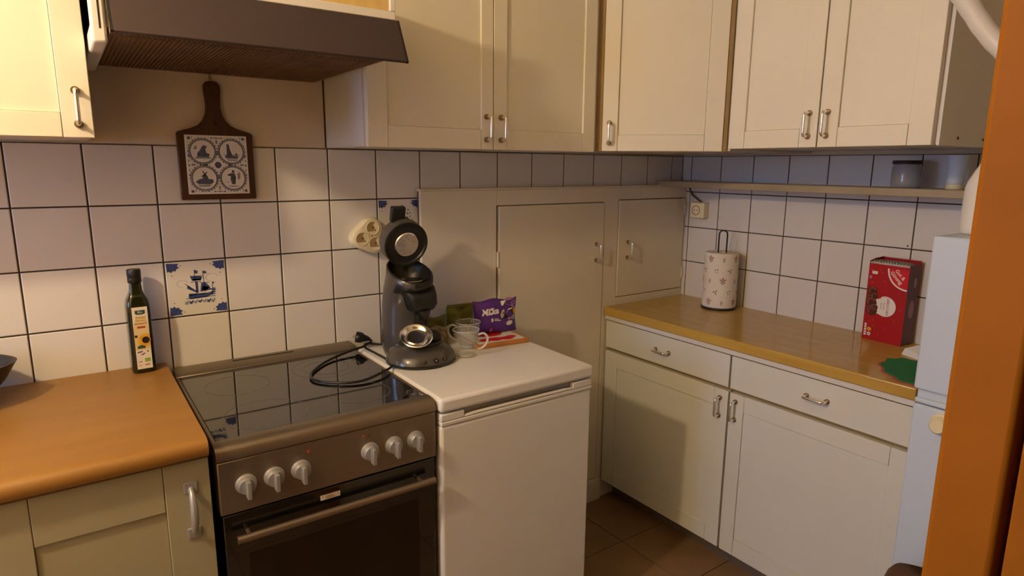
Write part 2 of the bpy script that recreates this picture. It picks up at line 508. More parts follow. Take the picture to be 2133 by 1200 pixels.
def shaker(parent, x0, x1, z0, z1, yb, th=0.02, st=0.058, rb=0.06, rt=0.06, m=M_CREAM, rec=0.007, hx=None, hz=None, hori=False, sl=None, sr=None):
    g = 0.0009
    sl = sl or st; sr = sr or st
    yf = yb - th
    mb = MB()
    mb.box(x0, x0 + sl, yf, yb, z0, z1); mb.box(x1 - sr, x1, yf, yb, z0, z1)
    mb.box(x0 + sl + g, x1 - sr - g, yf, yb, z0, z0 + rb); mb.box(x0 + sl + g, x1 - sr - g, yf, yb, z1 - rt, z1)
    d = part('door', mb, m, parent, bevel=0.0015)
    part('panel', MB().box(x0 + sl + g, x1 - sr - g, yf + rec, yb, z0 + rb + g, z1 - rt - g), m, d)
    if hx is not None: handle(d, hx, yf, hz)
    return d
def slab(name, parent, x0, x1, z0, z1, yb, th, m, bevel=0.002):
    return part(name, MB().box(x0, x1, yb - th, yb, z0, z1), m, parent, bevel=bevel)

ZT = 2.28
# upper cabinet left of the hood
c = thing('wall_cabinet', 'brightly lit cream wall cabinet left of the cooker hood', 'cabinet', (-0.62, 0, 1.465))
part('body', MB().box(0, 0.785, -0.318, -0.001, 0.002, ZT - 1.465), M_LAM, c)
shaker(c, 0.40, 0.788, 0.0, ZT - 1.465, -0.319, sr=0.052, rb=0.047, hx=0.763, hz=0.026)
shaker(c, 0.004, 0.397, 0.0, ZT - 1.465, -0.319, rb=0.047, hx=0.37, hz=0.026)
# double upper cabinet on the back wall
c = thing('wall_cabinet', 'cream double wall cabinet between the cooker hood and the corner cabinet', 'cabinet', (0.76, 0, 1.462))
H = ZT - 1.462
part('body', MB().box(0, 0.785, -0.284, -0.001, 0.002, H), M_LAM, c)
part('side_panel', MB().box(-0.0015, 0.0, -0.283, -0.002, 0.003, H), M_LAM, c, label='white laminate side panel')
shaker(c, 0.002, 0.388, 0.0, H, -0.285, sl=0.056, sr=0.040, rb=0.056, hx=0.364, hz=0.028)
shaker(c, 0.391, 0.783, 0.0, H, -0.285, sl=0.046, sr=0.048, rb=0.058, hx=0.414, hz=0.028)
# diagonal corner cabinet
cx0, cy0 = 1.571, -0.303
c = thing('corner_cabinet', 'cream single-door wall cabinet set diagonally across the corner', 'cabinet', (cx0, cy0, 1.466), -math.pi / 4)
H = ZT - 1.466
w = 0.392
s2 = math.sqrt(0.5)
def inv(x, y):    # world offset -> local
    dx, dy = x - cx0, y - cy0
    return (dx * s2 - dy * s2, dx * s2 + dy * s2)
poly = [(0.0, 0.021), (w, 0.021), inv(1.872, -0.589), inv(XR - 0.002, -0.589), inv(XR - 0.002, -0.002), inv(1.552, -0.002), inv(1.552, -0.284)]
vs = [(x, y, 0.002) for x, y in poly] + [(x, y, H) for x, y in poly]
n = len(poly)
mb = MB().add(vs, [tuple(reversed(range(n))), tuple(range(n, 2 * n))] + [(i, (i + 1) % n, (i + 1) % n + n, i + n) for i in range(n)])
part('body', mb, M_LAM, c)
part('shaded_edge_strip', MB().box(-0.016, 0.0045, 0.008, 0.0205, 0.0, H), M_TAN, c)  # both tan strips stand for the cabinets' side edges in shadow
part('shaded_edge_strip', MB().box(w - 0.0025, w + 0.010, 0.004, 0.0205, 0.0, H), M_TAN, c)
shaker(c, 0.006, w - 0.004, 0.0, H, 0.02, sl=0.050, sr=0.056, rb=0.052, hx=0.028, hz=0.026)
# double upper cabinet on the right wall
c = thing('wall_cabinet', 'cream double wall cabinet over the shelf with the glass jar', 'cabinet', (1.855, -0.588, 1.474), -math.pi / 2)
H = ZT - 1.474
part('body', MB().box(0.006, 0.594, 0.021, 0.49, 0.002, H), M_LAM, c)
part('end_panel', MB().box(0.594, 0.600, 0.020, 0.49, 0.0, H), M_LAM, c)
shaker(c, 0.004, 0.295, 0.0, H, 0.02, sl=0.056, sr=0.052, rb=0.053, hx=0.270, hz=0.031)
shaker(c, 0.299, 0.590, 0.0, H, 0.02, sl=0.054, sr=0.056, rb=0.053, hx=0.323, hz=0.031)
for yy in (0.125, 0.285):
    part('screw_hole', MB().lathe([(0.004, 0), (0.004, 0.001)], n=12, M=Matrix.Translation((0.600, yy, 0.02)) @ Matrix.Rotation(math.pi / 2, 4, 'Y')), M_BLACKM, c)

# ------------------------------------------------------------------ cooker hood
h = thing('cooker_hood', 'white cooker hood with smoked tilting visor above the stove', 'cooker hood', (0, 0, 1.6))
part('body', MB().box(0.174, 0.757, -0.455, -0.001, 0.058, 0.212), M_WHITEP, h, bevel=0.004)
mb = MB(); mb.box(0.174, 0.199, -0.468, -0.02, 0.030, 0.20); 
part('end_cap', mb, M_WHITEP, h, bevel=0.005)
part('slot', MB().box(0.187, 0.190, -0.4685, -0.46, 0.055, 0.17), M_BLACKM, h)
mb = MB()
mb.box(0.20, 0.7605, -0.49, -0.456, 0.137, 0.156); mb.box(0.20, 0.7605, -0.49, -0.456, 0.192, 0.213)
mb.box(0.20, 0.216, -0.49, -0.456, 0.156, 0.192); mb.box(0.747, 0.7605, -0.49, -0.456, 0.156, 0.192)
part('front_frame', mb, M_WHITEP, h, bevel=0.002)
mb = MB().box(0.2165, 0.7465, -0.485, -0.456, 0.1565, 0.1915)
part('control_strip', mb, M_YELLOW, h, label='yellowed control strip')
mb = MB()
yt, zt, ybm, zbm = -0.489, 0.138, -0.534, 0.040
pr = [(yt, zt), (ybm, zbm + 0.004), (ybm + 0.003, zbm), (ybm + 0.012, zbm + 0.003), (yt + 0.014, zt)]
vs = [(0.203, y, z) for y, z in pr] + [(0.7655, y, z) for y, z in pr]
n = len(pr)
mb.add(vs, [tuple(range(n)), tuple(reversed(range(n, 2 * n)))] + [(i, i + n, (i + 1) % n + n, (i + 1) % n) for i in range(n)])
v = part('visor', mb, M_VISOR, h, bevel=0.0015)
for xx in (0.2015, 0.7665):
    mb = MB().add([(xx - 0.0025, y, z) for y, z in pr] + [(xx + 0.0025, y, z) for y, z in pr],
                  [tuple(range(n)), tuple(reversed(range(n, 2 * n)))] + [(i, i + n, (i + 1) % n + n, (i + 1) % n) for i in range(n)])
    part('edge_trim', mb, M_BLACK, v)
part('visor_pivot', MB().tube([(0.199, -0.515, 0.066), (0.207, -0.515, 0.066)], 0.006, 14), M_CHROME, h, smooth=40)
g = part('grease_filter', MB().box(0.202, 0.728, -0.52, -0.002, 0.047, 0.0575), M_FILTER, h)
mb = MB()
for r in range(3):
    for i in range(60):
        xx = 0.212 + i * 0.0085 + (0.004 if r % 2 else 0)
        yy = -0.508 + r * 0.012
        n0 = 8
        mb.add([(xx + 0.0026 * math.cos(2 * math.pi * k / n0), yy + 0.0042 * math.sin(2 * math.pi * k / n0), 0.0465) for k in range(n0)], [tuple(range(n0))])
po_ = part('perforation', mb, M_HOLE, g); po_['kind'] = 'stuff'
mb = MB()
for i in range(62):
    xx = 0.208 + i * 0.0083
    mb.box(xx, xx + 0.003, -0.47, -0.03, 0.0445, 0.047)
pr_ = part('filter_rib', mb, M_FILTER, g); pr_['kind'] = 'stuff'

# ------------------------------------------------------------------ built-in cupboard over the pipes, back wall
bx = thing('built_in_cupboard', 'shallow painted built-in cupboard with two flat doors behind the fridge', 'cupboard', (1.05, 0, 0))
W = XR - 1.05 - 0.002
part('backing', MB().box(0.002, W, -0.014, -0.001, 0.002, 1.330), M_GAP, bx)
mb = MB()
yy = (-0.030, -0.0145)
mb.box(0, 0.294, *yy, 0, 1.333); mb.box(0.812, 0.888, *yy, 0, 1.333); mb.box(1.292, W, *yy, 0, 1.333)
mb.box(0.2945, 0.8115, *yy, 1.2785, 1.333); mb.box(0.2945, 0.8115, *yy, 0, 0.098)
mb.box(0.8885, 1.2915, *yy, 1.285, 1.333); mb.box(0.8885, 1.2915, *yy, 0.0, 0.882)
part('face_frame', mb, M_PANEL, bx, bevel=0.001)
part('top_edge', MB().box(0, W, -0.0325, -0.001, 1.3335, 1.3395), M_PANEL, bx)
d = slab('door', bx, 0.304, 0.809, 0.101, 1.2755, -0.0145, 0.0185, M_PANEL)
handle(d, 0.770, -0.033, 1.049)
part('hinge', MB().tube([(0.2985, -0.033, 1.06), (0.2985, -0.033, 1.115)], 0.0045, 10), M_PANEL, d, smooth=40)
d = slab('door', bx, 0.8915, 1.288, 0.885, 1.282, -0.0145, 0.0185, M_PANEL)
handle(d, 0.944, -0.033, 1.047)
for z in (0.93, 1.21):
    part('hinge', MB().tube([(1.290, -0.034, z), (1.290, -0.034, z + 0.045)], 0.004, 10), M_PANEL, d, smooth=40)
part('baseboard', MB().box(0.24, 0.83, -0.044, -0.0305, 0.0, 0.098), M_PANEL, bx, bevel=0.003)

# ------------------------------------------------------------------ left base cabinet and beech worktop
c = thing('base_cabinet', 'cream base cabinet with a bowed metal handle under the beech worktop', 'cabinet', (-0.55, 0, 0))
part('body', MB().box(0, 0.838, -0.555, -0.012, 0.09, 0.838), M_LAM, c)
part('plinth', MB().box(0, 0.838, -0.50, -0.485, 0.0, 0.09), M_LAM, c)
part('shadow_strip', MB().box(0.0, 0.835, -0.585, -0.552, 0.8435, 0.8475), M_GAP, c)  # dark strip standing in for the shadow line under the worktop
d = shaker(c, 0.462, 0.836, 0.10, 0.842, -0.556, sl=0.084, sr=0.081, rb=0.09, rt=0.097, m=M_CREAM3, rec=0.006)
mb = MB()
for z, s in ((0.786, 1), (0.688, -1)):
    mb.box(0.788, 0.812, -0.580, -0.576, z - 0.011, z + 0.011)
q = []
for k in range(15):
    t = k / 14
    q.append((0.800, -0.578 - 0.024 * math.sin(math.pi * t) ** 0.5, 0.690 + 0.094 * t))
mb.tube(q, [0.0075 - 0.0025 * abs(2 * k / 14 - 1) ** 2 for k in range(15)], 10)
part('bow_handle', mb, M_KNOB, d, smooth=50, bevel=0.001)
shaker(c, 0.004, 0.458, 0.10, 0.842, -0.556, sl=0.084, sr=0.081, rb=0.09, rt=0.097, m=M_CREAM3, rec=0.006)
# worktop with a rolled front edge
pr = [(-0.003, 0.848), (-0.003, 0.886), (-0.578, 0.886), (-0.588, 0.8845), (-0.596, 0.879), (-0.600, 0.870), (-0.599, 0.859), (-0.594, 0.8515), (-0.587, 0.848)]
n = len(pr)
mb = MB().add([(-0.62, y, z) for y, z in pr] + [(0.2855, y, z) for y, z in pr],
              [tuple(range(n)), tuple(reversed(range(n, 2 * n)))] + [(i, i + n, (i + 1) % n + n, (i + 1) % n) for i in range(n)])
tag(part('worktop', mb, M_BEECH, smooth=50), 'orange beech worktop with rolled front edge left of the stove', 'worktop')

# ------------------------------------------------------------------ stove
s = thing('stove', 'freestanding stainless steel electric stove with black glass hob', 'stove', (0.30, 0, 0))
part('body', MB().box(0.006, 0.496, -0.545, -0.012, 0.03, 0.800), M_BLACKM, s)
mb = MB()
pr = [(-0.003, 0.815), (-0.003, 0.868), (-0.030, 0.866), (-0.044, 0.858), (-0.052, 0.8525), (-0.052, 0.815)]
mb.add([(0.0, y, z) for y, z in pr] + [(0.5, y, z) for y, z in pr], [tuple(range(6)), tuple(reversed(range(6, 12)))] + [(i, i + 6, (i + 1) % 6 + 6, (i + 1) % 6) for i in range(6)])   # raised rear steel strip
mb.box(0.0, 0.009, -0.545, -0.0525, 0.815, 0.8515); mb.box(0.491, 0.5, -0.545, -0.0525, 0.815, 0.8515)
part('hob_frame', mb, M_STEEL, s, bevel=0.002)
part('vent_slot', MB().box(0.150, 0.320, -0.026, -0.021, 0.8655, 0.8675), M_BLACKM, s)
pr = [(-0.535, 0.8525), (-0.552, 0.852), (-0.566, 0.848), (-0.574, 0.840), (-0.577, 0.828), (-0.577, 0.822), (-0.535, 0.822)]
n = len(pr)
mb = MB().add([(0.0, y, z) for y, z in pr] + [(0.5, y, z) for y, z in pr],
              [tuple(range(n)), tuple(reversed(range(n, 2 * n)))] + [(i, i + n, (i + 1) % n + n, (i + 1) % n) for i in range(n)])
part('front_lip', mb, M_STEEL, s, smooth=50)
hob = part('glass_hob', MB().box(0.0095, 0.4905, -0.5345, -0.053, 0.83, 0.8515), M_BLACKGLASS, s)
def ring_flat(cx, cy, r, w=0.0009):
    mb = MB(); nn = 48
    vs = []; fs = []
    for k in range(nn):
        a = 2 * math.pi * k / nn
        for q in (r - w, r + w): vs.append((cx + q * math.cos(a), cy + q * math.sin(a), 0.8517))
    for k in range(nn):
        j = (k + 1) % nn
        fs.append((2 * k, 2 * k + 1, 2 * j + 1, 2 * j))
    mb.add(vs, fs)
    part('burner_ring', mb, M_RING, hob)
ring_flat(0.125, -0.195, 0.078); ring_flat(0.135, -0.435, 0.092); ring_flat(0.366, -0.425, 0.075); ring_flat(0.366, -0.18, 0.092); ring_flat(0.366, -0.18, 0.062)
cp = part('control_panel', MB().box(0.0, 0.5, -0.575, -0.53, 0.702, 0.8195), M_STEEL, s, bevel=0.003)
for i, xx in enumerate((0.053, 0.110, 0.167, 0.326, 0.386, 0.443)):
    kz = 0.762
    mb = MB()
    T = Matrix.Translation((xx, -0.575, kz)) @ Matrix.Rotation(math.pi / 2, 4, 'X')
    mb.lathe([(0.0215, 0), (0.0215, 0.003), (0.019, 0.005), (0.0178, 0.016), (0.0165, 0.0185)], n=28, M=T)
    k = part('knob', mb, M_KNOB, s, smooth=40)
    mb = MB()
    mb.prism([(-0.0045, -0.0225), (0.0045, -0.0225), (0.0045, 0.016), (-0.0045, 0.016)], -0.609, -0.59, M=Matrix.Translation((xx, 0, kz)))
    part('grip', mb, M_KNOB, k, bevel=0.0015)
    mb = MB(); mb.disc(xx, kz + 0.037, 0.0016, y=-0.5754)
    if i in (0, 1, 4, 5): part('mark', mb, M_RUST, cp)
for xx, zz, r in ((0.186, 0.798, 0.0035), (0.313, 0.8005, 0.003)):
    part('indicator_light', MB().lathe([(r, 0), (r * 0.8, 0.0015)], n=14, M=Matrix.Translation((xx, -0.575, zz)) @ Matrix.Rotation(math.pi / 2, 4, 'X')), M_RUST, cp)
mb = MB(); mb.line([(0.322, 0.8035), (0.330, 0.8035)], 0.0012, -0.5754); mb.line([(0.322, 0.7985), (0.330, 0.7985)], 0.0012, -0.5754)
part('mark', mb, M_BLACK, cp)
od = part('oven_door', MB().box(0.004, 0.496, -0.572, -0.5455, 0.10, 0.698), M_BLACKGLASS, s, bevel=0.002)
part('window_pane', MB().box(0.05, 0.45, -0.5728, -0.5722, 0.16, 0.600), M_OVENGLASS, od)
mb = MB().tube([(0.024, -0.602, 0.655), (0.481, -0.602, 0.655)], 0.0085, 16)
for xx in (0.05, 0.45): mb.tube([(xx, -0.572, 0.655), (xx, -0.598, 0.655)], 0.005, 12)
part('handle_bar', mb, M_STEEL, od, smooth=40)
st = part('sticker', MB().box(0.207, 0.2525, -0.5730, -0.5722, 0.672, 0.684), M_LABEL, od)
mb = MB()
for xx in (0.2115, 0.248):
    mb.line([(xx, 0.6742), (xx, 0.6815)], 0.0008, -0.5733); mb.flat([(xx - 0.0012, 0.6795), (xx + 0.0012, 0.6795), (xx, 0.6825)], -0.5733)
for a in range(5):
    mb.line([(0.2165 + a * 0.0012, 0.6748 + a * 0.0014), (0.243 - a * 0.002, 0.6748 + a * 0.0014)], 0.0006, -0.5733)
part('print', mb, M_GOLD, st)
part('bottom_drawer', MB().box(0.004, 0.496, -0.570, -0.5455, 0.03, 0.096), M_STEELD, s, bevel=0.002)
for xx in (0.03, 0.47):
    for yy in (-0.5, -0.06): part('foot', MB().lathe([(0.015, 0), (0.012, 0.03)], c=(xx, yy, 0), n=14), M_BLACK, s)

# ------------------------------------------------------------------ fridge
f = thing('fridge', 'small white under-counter fridge beside the stove', 'fridge', (0.808, 0, 0))
part('body', MB().box(0.004, 0.500, -0.535, -0.05, 0.02, 0.812), M_WHITE, f, bevel=0.004)
part('top_plate', MB().box(0.0, 0.505, -0.587, -0.048, 0.814, 0.851), M_WHITE, f, bevel=0.009, segs=3)
d = part('door', MB().box(0.003, 0.502, -0.582, -0.537, 0.05, 0.778), M_WHITE, f, bevel=0.008, segs=3)
mb = MB()
mb.box(0.003, 0.502, -0.584, -0.545, 0.7785, 0.790)
mb.box(0.003, 0.07, -0.584, -0.545, 0.7905, 0.810); mb.box(0.43, 0.502, -0.584, -0.545, 0.7905, 0.810)
mb.prism([(0.07, 0.7905), (0.43, 0.7905), (0.43, 0.796), (0.40, 0.7985), (0.10, 0.7985), (0.07, 0.796)], -0.584, -0.572)
part('grip_strip', mb, M_WHITE, d, bevel=0.003)
part('grip_recess', MB().box(0.0705, 0.4295, -0.5705, -0.545, 0.7905, 0.8095), M_STEELD, d)
for xx in (0.04, 0.46): part('foot', MB().lathe([(0.016, 0), (0.013, 0.02)], c=(xx, -0.5, 0), n=14), M_BLACK, f)

# ------------------------------------------------------------------ right base cabinets and worktop (local x runs from the back wall to the door)
def base_unit(label, y0, w):
    c = thing('base_cabinet', label, 'cabinet', (1.885, y0, 0), -math.pi / 2)
    part('body', MB().box(0.001, w - 0.001, 0.021, 0.455, 0.090, 0.800), M_TAN, c)
    part('plinth', MB().box(0.0, w, 0.077, 0.090, 0.0, 0.0895), M_STEELD, c)
    return c
c = base_unit('cream base cabinet with drawer between the built-in cupboard and its twin-handled neighbour', -0.036, 0.605)
d = slab('drawer', c, 0.002, 0.602, 0.682, 0.795, 0.02, 0.02, M_CREAM2)
handle(d, 0.275, 0.0, 0.738, True)
shaker(c, 0.004, 0.604, 0.086, 0.668, 0.02, sl=0.066, sr=0.056, rb=0.062, rt=0.062, m=M_CREAM2, hx=0.574, hz=0.575, rec=0.0042)
c = base_unit('cream base cabinet with drawer standing next to the white appliance', -0.642, 0.568)
d = slab('drawer', c, 0.003, 0.566, 0.682, 0.795, 0.02, 0.02, M_CREAM2)
handle(d, 0.272, 0.0, 0.740, True)
shaker(c, 0.006, 0.566, 0.086, 0.668, 0.02, sl=0.054, sr=0.044, rb=0.062, rt=0.056, m=M_CREAM2, hx=0.030, hz=0.578, rec=0.0042)
wt = thing('worktop', 'glossy yellow oak worktop along the right tiled wall', 'worktop', (0, 0, 0))
part('top', MB().box(1.873, XR - 0.001, -1.212, -0.034, 0.818, 0.853), M_OAK, wt, bevel=0.004, segs=3)
part('support_rail', MB().box(1.8805, 1.896, -1.210, -0.036, 0.8005, 0.8175), M_LAM, wt, label='white rail under the front edge')

# ------------------------------------------------------------------ white appliances at the end of the right row
a = thing('white_appliance', 'tall white floor appliance with a cream knob beside the drawer cabinets', 'appliance', (1.80, -1.236, 0), -math.pi / 2)
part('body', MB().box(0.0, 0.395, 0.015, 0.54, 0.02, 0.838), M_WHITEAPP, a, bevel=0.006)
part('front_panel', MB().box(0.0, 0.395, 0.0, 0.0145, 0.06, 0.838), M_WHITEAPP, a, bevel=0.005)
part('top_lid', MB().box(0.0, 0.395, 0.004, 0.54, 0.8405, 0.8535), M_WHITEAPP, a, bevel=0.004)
part('knob', MB().lathe([(0.026, 0), (0.026, 0.006), (0.021, 0.01), (0.019, 0.028), (0.015, 0.032)], n=28, M=Matrix.Translation((0.070, 0, 0.805)) @ Matrix.Rotation(math.pi / 2, 4, 'X')), M_IVORY, a, smooth=40, label='cream knob')
part('foot', MB().box(0.02, 0.06, 0.03, 0.08, 0, 0.0195), M_BLACK, a)
a = thing('countertop_appliance', 'plain white box-shaped appliance standing on the floor appliance', 'appliance', (1.80, -1.232, 0.854), -math.pi / 2)
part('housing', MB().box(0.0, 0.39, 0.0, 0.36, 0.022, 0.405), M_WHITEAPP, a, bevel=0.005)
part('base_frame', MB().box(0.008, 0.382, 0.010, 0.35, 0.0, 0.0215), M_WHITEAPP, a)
# detergent bottle on top of it
bt = thing('detergent_bottle', 'white plastic detergent bottle standing on the box-shaped appliance', 'bottle', (1.94, -1.281, 1.2595))
part('bottle_body', MB().lathe([(0.040, 0), (0.045, 0.004), (0.046, 0.02), (0.045, 0.11), (0.042, 0.125), (0.03, 0.152), (0.020, 0.172), (0.015, 0.18)], n=32), M_WHITEP, bt, smooth=50)
part('cap', MB().lathe([(0.017, 0.1805), (0.018, 0.19), (0.016, 0.225), (0.012, 0.23)], n=24), M_WHITEP, bt, smooth=50)

# ------------------------------------------------------------------ wall shelf, jar, cup
tag(part('wall_shelf', MB().box(2.178, XR - 0.001, -1.30, -0.002, 1.334, 1.358), M_SHELF, bevel=0.002), 'narrow wooden wall shelf under the right wall cabinet', 'shelf')
j = thing('glass_jar', 'small clear glass jar with dark lid on the wall shelf', 'jar', (2.245, -0.962, 1.3585))
part('jar_glass', MB().lathe([(0.036, 0), (0.040, 0.003), (0.041, 0.010), (0.041, 0.060), (0.038, 0.068), (0.0375, 0.074), (0.0355, 0.074), (0.036, 0.067), (0.0385, 0.058), (0.0385, 0.010), (0.035, 0.006)], n=36), M_JAR, j, smooth=50)
part('lid', MB().lathe([(0.0405, 0.0715), (0.0405, 0.081), (0.039, 0.083), (0.030, 0.083)], n=32), M_DARKF, j, smooth=40, label='dark lid')
cu_ = thing('plastic_beaker', 'pale plastic beaker with a cream base at the end of the wall shelf', 'beaker', (2.235, -1.100, 1.3585))
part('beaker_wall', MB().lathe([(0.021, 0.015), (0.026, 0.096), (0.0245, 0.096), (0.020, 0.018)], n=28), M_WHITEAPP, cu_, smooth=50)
part('base', MB().lathe([(0.020, 0), (0.021, 0.002), (0.0212, 0.0145)], n=28), M_IVORY, cu_, smooth=50)

# ------------------------------------------------------------------ exhaust hose high on the right wall

def smooth_path(pts, n=8):
    pts = [Vector(p) for p in pts]
    out = []
    for i in range(len(pts) - 1):
        p0 = pts[max(i - 1, 0)]; p1 = pts[i]; p2 = pts[i + 1]; p3 = pts[min(i + 2, len(pts) - 1)]
        for k in range(n):
            t = k / n
            out.append(0.5 * ((2 * p1) + (p2 - p0) * t + (2 * p0 - 5 * p1 + 4 * p2 - p3) * t * t + (3 * p1 - p0 - 3 * p2 + p3) * t ** 3))
    out.append(pts[-1])
    return out
hz = smooth_path([(1.80, -1.12, ZC), (1.80, -1.13, 2.1), (1.80, -1.165, 1.90), (1.80, -1.238, 1.78), (1.80, -1.315, 1.675), (1.81, -1.45, 1.55), (1.82, YF, 1.50)])
tag(part('exhaust_hose', MB().tube(hz, [0.021 + 0.0006 * math.sin(i * 2.1) for i in range(len(hz))], 18), M_LAM, smooth=60), 'pale plastic hose running down past the wall cabinet end', 'hose')

# ------------------------------------------------------------------ brown bag on the floor
mb = MB(); rs = []
for k, (z, sx, sy) in enumerate([(0, 0.14, 0.075), (0.02, 0.152, 0.085), (0.15, 0.155, 0.09), (0.30, 0.15, 0.08), (0.388, 0.142, 0.06), (0.434, 0.128, 0.04), (0.452, 0.115, 0.024)]):
    r = []
    for i in range(36):
        a = 2 * math.pi * i / 36
        q = (abs(math.cos(a)) ** 3 + abs(math.sin(a)) ** 3) ** (-1 / 3)
        d = 1 + 0.05 * noise.noise(Vector((math.cos(a) * 2, math.sin(a) * 2, z * 6)))
        x = sx * math.cos(a) * q * d
        r.append((x, sy * math.sin(a) * q * d, z + (0.02 * math.cos(x * 16) - 0.12 * x * (z / 0.5) if z > 0.3 else 0)))
    rs.append(r)
mb.rings(rs)
bag = thing('leather_bag', 'dark brown leather bag standing on the floor by the white appliance', 'bag', (1.690, -1.404, 0), math.radians(-90))
part('bag_body', mb, M_BROWN, bag, smooth=70)
part('strap', MB().tube(smooth_path([(-0.09, -0.05, 0.36), (-0.07, -0.082, 0.30), (0.0, -0.095, 0.26), (0.07, -0.084, 0.30), (0.09, -0.05, 0.35)]), 0.007, 10), M_BROWN, bag, smooth=60)

# ------------------------------------------------------------------ decorated wall tiles
def corner_motif(mb, x, z, sx, sz):
    pts = [(0, 0), (0.030, 0.002), (0.026, 0.008), (0.031, 0.013), (0.024, 0.016), (0.022, 0.022), (0.015, 0.021), (0.011, 0.026), (0.006, 0.022), (0.001, 0.024)]
    mb.flat([(x + sx * a, z + sz * b) for a, b in pts], -0.0004, 0)
    for a, b in ((0.012, 0.034), (0.034, 0.008)):
        mb.disc(x + sx * a, z + sz * b, 0.002, y=-0.0004, mi=1, n=8)
def tile_coords(fn):
    mb = MB(); w = P - J; q = 0.0025
    for x, sx in ((q, 1), (w - q, -1)):
        for z, sz in ((q, 1), (w - q, -1)):
            corner_motif(mb, x, z, sx, sz)
    fn(mb)
    return mb
def ship(mb):
    y = -0.0004
    B = lambda *p, m=0: mb.flat([(a / 1000, b / 1000) for a, b in p], y, m)
    B((50, 50), (54, 44), (98, 46), (106, 52), (118, 60), (98, 58), (74, 58), (52, 60))             # hull
    B((54, 53), (72, 55), (72, 57), (53, 56), m=1); B((76, 55), (94, 55), (98, 57), (76, 57.5), m=1)
    B((48, 74), (72, 60), (71, 66), (50, 84))                                                        # fore sail
    B((70, 60), (76, 60), (76, 92), (71, 92))                                                        # main mast sail
    B((80, 62), (84, 86), (96, 86), (104, 76), (108, 66), (96, 64)); B((84, 66), (98, 66), (103, 74), (88, 78), m=1)
    B((62, 94), (84, 94), (88, 104), (80, 107), (58, 106)); B((63, 95), (84, 95), (85, 99), (64, 99), m=1)
    for (x0, z0, x1, z1) in ((71, 58, 69, 124), (92, 60, 90, 120), (112, 58, 112, 86), (44, 88, 58, 72), (57, 107, 86, 106), (80, 88, 104, 86), (58, 90, 84, 92), (106, 68, 120, 70), (44, 46, 118, 48)):
        mb.line([(x0 / 1000, z0 / 1000), (x1 / 1000, z1 / 1000)], 0.0016, y, 0)
    B((69, 124), (78, 121), (77, 113), (70, 114)); B((90, 120), (99, 118), (98, 111), (91, 113)); B((112, 88), (119, 85), (112, 81))
    for i in range(7):
        x = 40 + i * 11
        B((x, 34 - abs(i - 3)), (x + 6, 32 - abs(i - 3)), (x + 11, 38), (x + 9, 42), (x + 5, 37), (x + 1, 40), m=0 if i % 2 else 1)
    for i in range(3): B((104 + 4 * i, 50 + i * 6), (118 + i * 2, 53 + i * 6), (117, 56 + i * 6), (106, 54 + i * 6))
    for cx, cz, r in ((38, 88, 10), (112, 100, 11), (98, 106, 7)):
        mb.ring(cx / 1000, cz / 1000, (r - 0.7) / 1000, r / 1000, y, 1, 18, sx=1.4, a0=0.2, a1=4.6)
part('painted_ship', tile_coords(ship), [M_BLUE, M_BLUEL], deco[(2, 1)], label='blue painted sailing ship')
def cottage(mb):
    y = -0.0004
    random.seed(3)
    mb.flat([(0.056, 0.072), (0.075, 0.068), (0.092, 0.100), (0.090, 0.124), (0.082, 0.130), (0.070, 0.110)], y, 0)
    mb.flat([(0.082, 0.066), (0.108, 0.070), (0.104, 0.088), (0.090, 0.094)], y, 1)
    for i in range(26):
        a = random.uniform(0.15, 1.45); r = random.uniform(0.030, 0.058)
        mb.disc(0.070 + r * math.cos(a), 0.070 + r * math.sin(a), random.uniform(0.0012, 0.0034), y=y, mi=random.choice((0, 1)), n=7)
    mb.flat([(0.030, 0.060), (0.110, 0.060), (0.120, 0.066), (0.026, 0.066)], y, 1)
part('painted_scene', tile_coords(cottage), [M_BLUE, M_BLUEL], deco[(6, 0)], label='blue painted tile motif')

# ------------------------------------------------------------------ hanging board with four-picture tile
bd = thing('hanging_board', 'dark wooden paddle board with blue and white tile hung below the hood', 'board', (0.4525, -0.004, 1.321))
out = []
W2 = 0.0935
half = [(W2, 0.0), (W2, 0.172), (W2 - 0.003, 0.176), (0.058, 0.186), (0.040, 0.194), (0.028, 0.207), (0.0205, 0.224), (0.0175, 0.243), (0.0185, 0.262), (0.0205, 0.282), (0.020, 0.296), (0.014, 0.305), (0.006, 0.307)]
out = [(x, z) for x, z in half] + [(-x, z) for x, z in reversed(half)]
part('paddle', MB().prism(out, -0.014, 0.0), M_DKWOOD, bd, bevel=0.0025)
part('peg_hole', MB().lathe([(0.004, 0), (0.004, 0.0006)], n=14, M=Matrix.Translation((0.002, -0.0142, 0.200)) @ Matrix.Rotation(math.pi / 2, 4, 'X')), M_BLACKM, bd)
tl = part('picture_tile', MB().box(-0.0762, 0.0762, -0.0185, -0.0143, 0.0148, 0.1685), M_TILE, bd, bevel=0.001)
mb = MB(); y = -0.0190
cxs = (-0.0355, 0.0355); czs = (0.0565, 0.1265)
for cx in cxs:
    for cz in czs:
        mb.ring(cx, cz, 0.0290, 0.0315, y, 0, 40); mb.ring(cx, cz, 0.0320, 0.0345, y, 1, 40)
        for k in range(28):
            a = 2 * math.pi * k / 28
            mb.disc(cx + 0.0350 * math.cos(a), cz + 0.0350 * math.sin(a), 0.0019, y=y, mi=k % 2, n=6)
for k in range(5):
    q = -0.060 + k * 0.03
    mb.disc(q, 0.0915, 0.006, 0.003, y=y, mi=1, n=8); mb.disc(0, 0.0915 + q, 0.003, 0.006, y=y, mi=1, n=8)
mb.disc(0, 0.0915, 0.0085, y=y - 0.0001, mi=0, n=14)
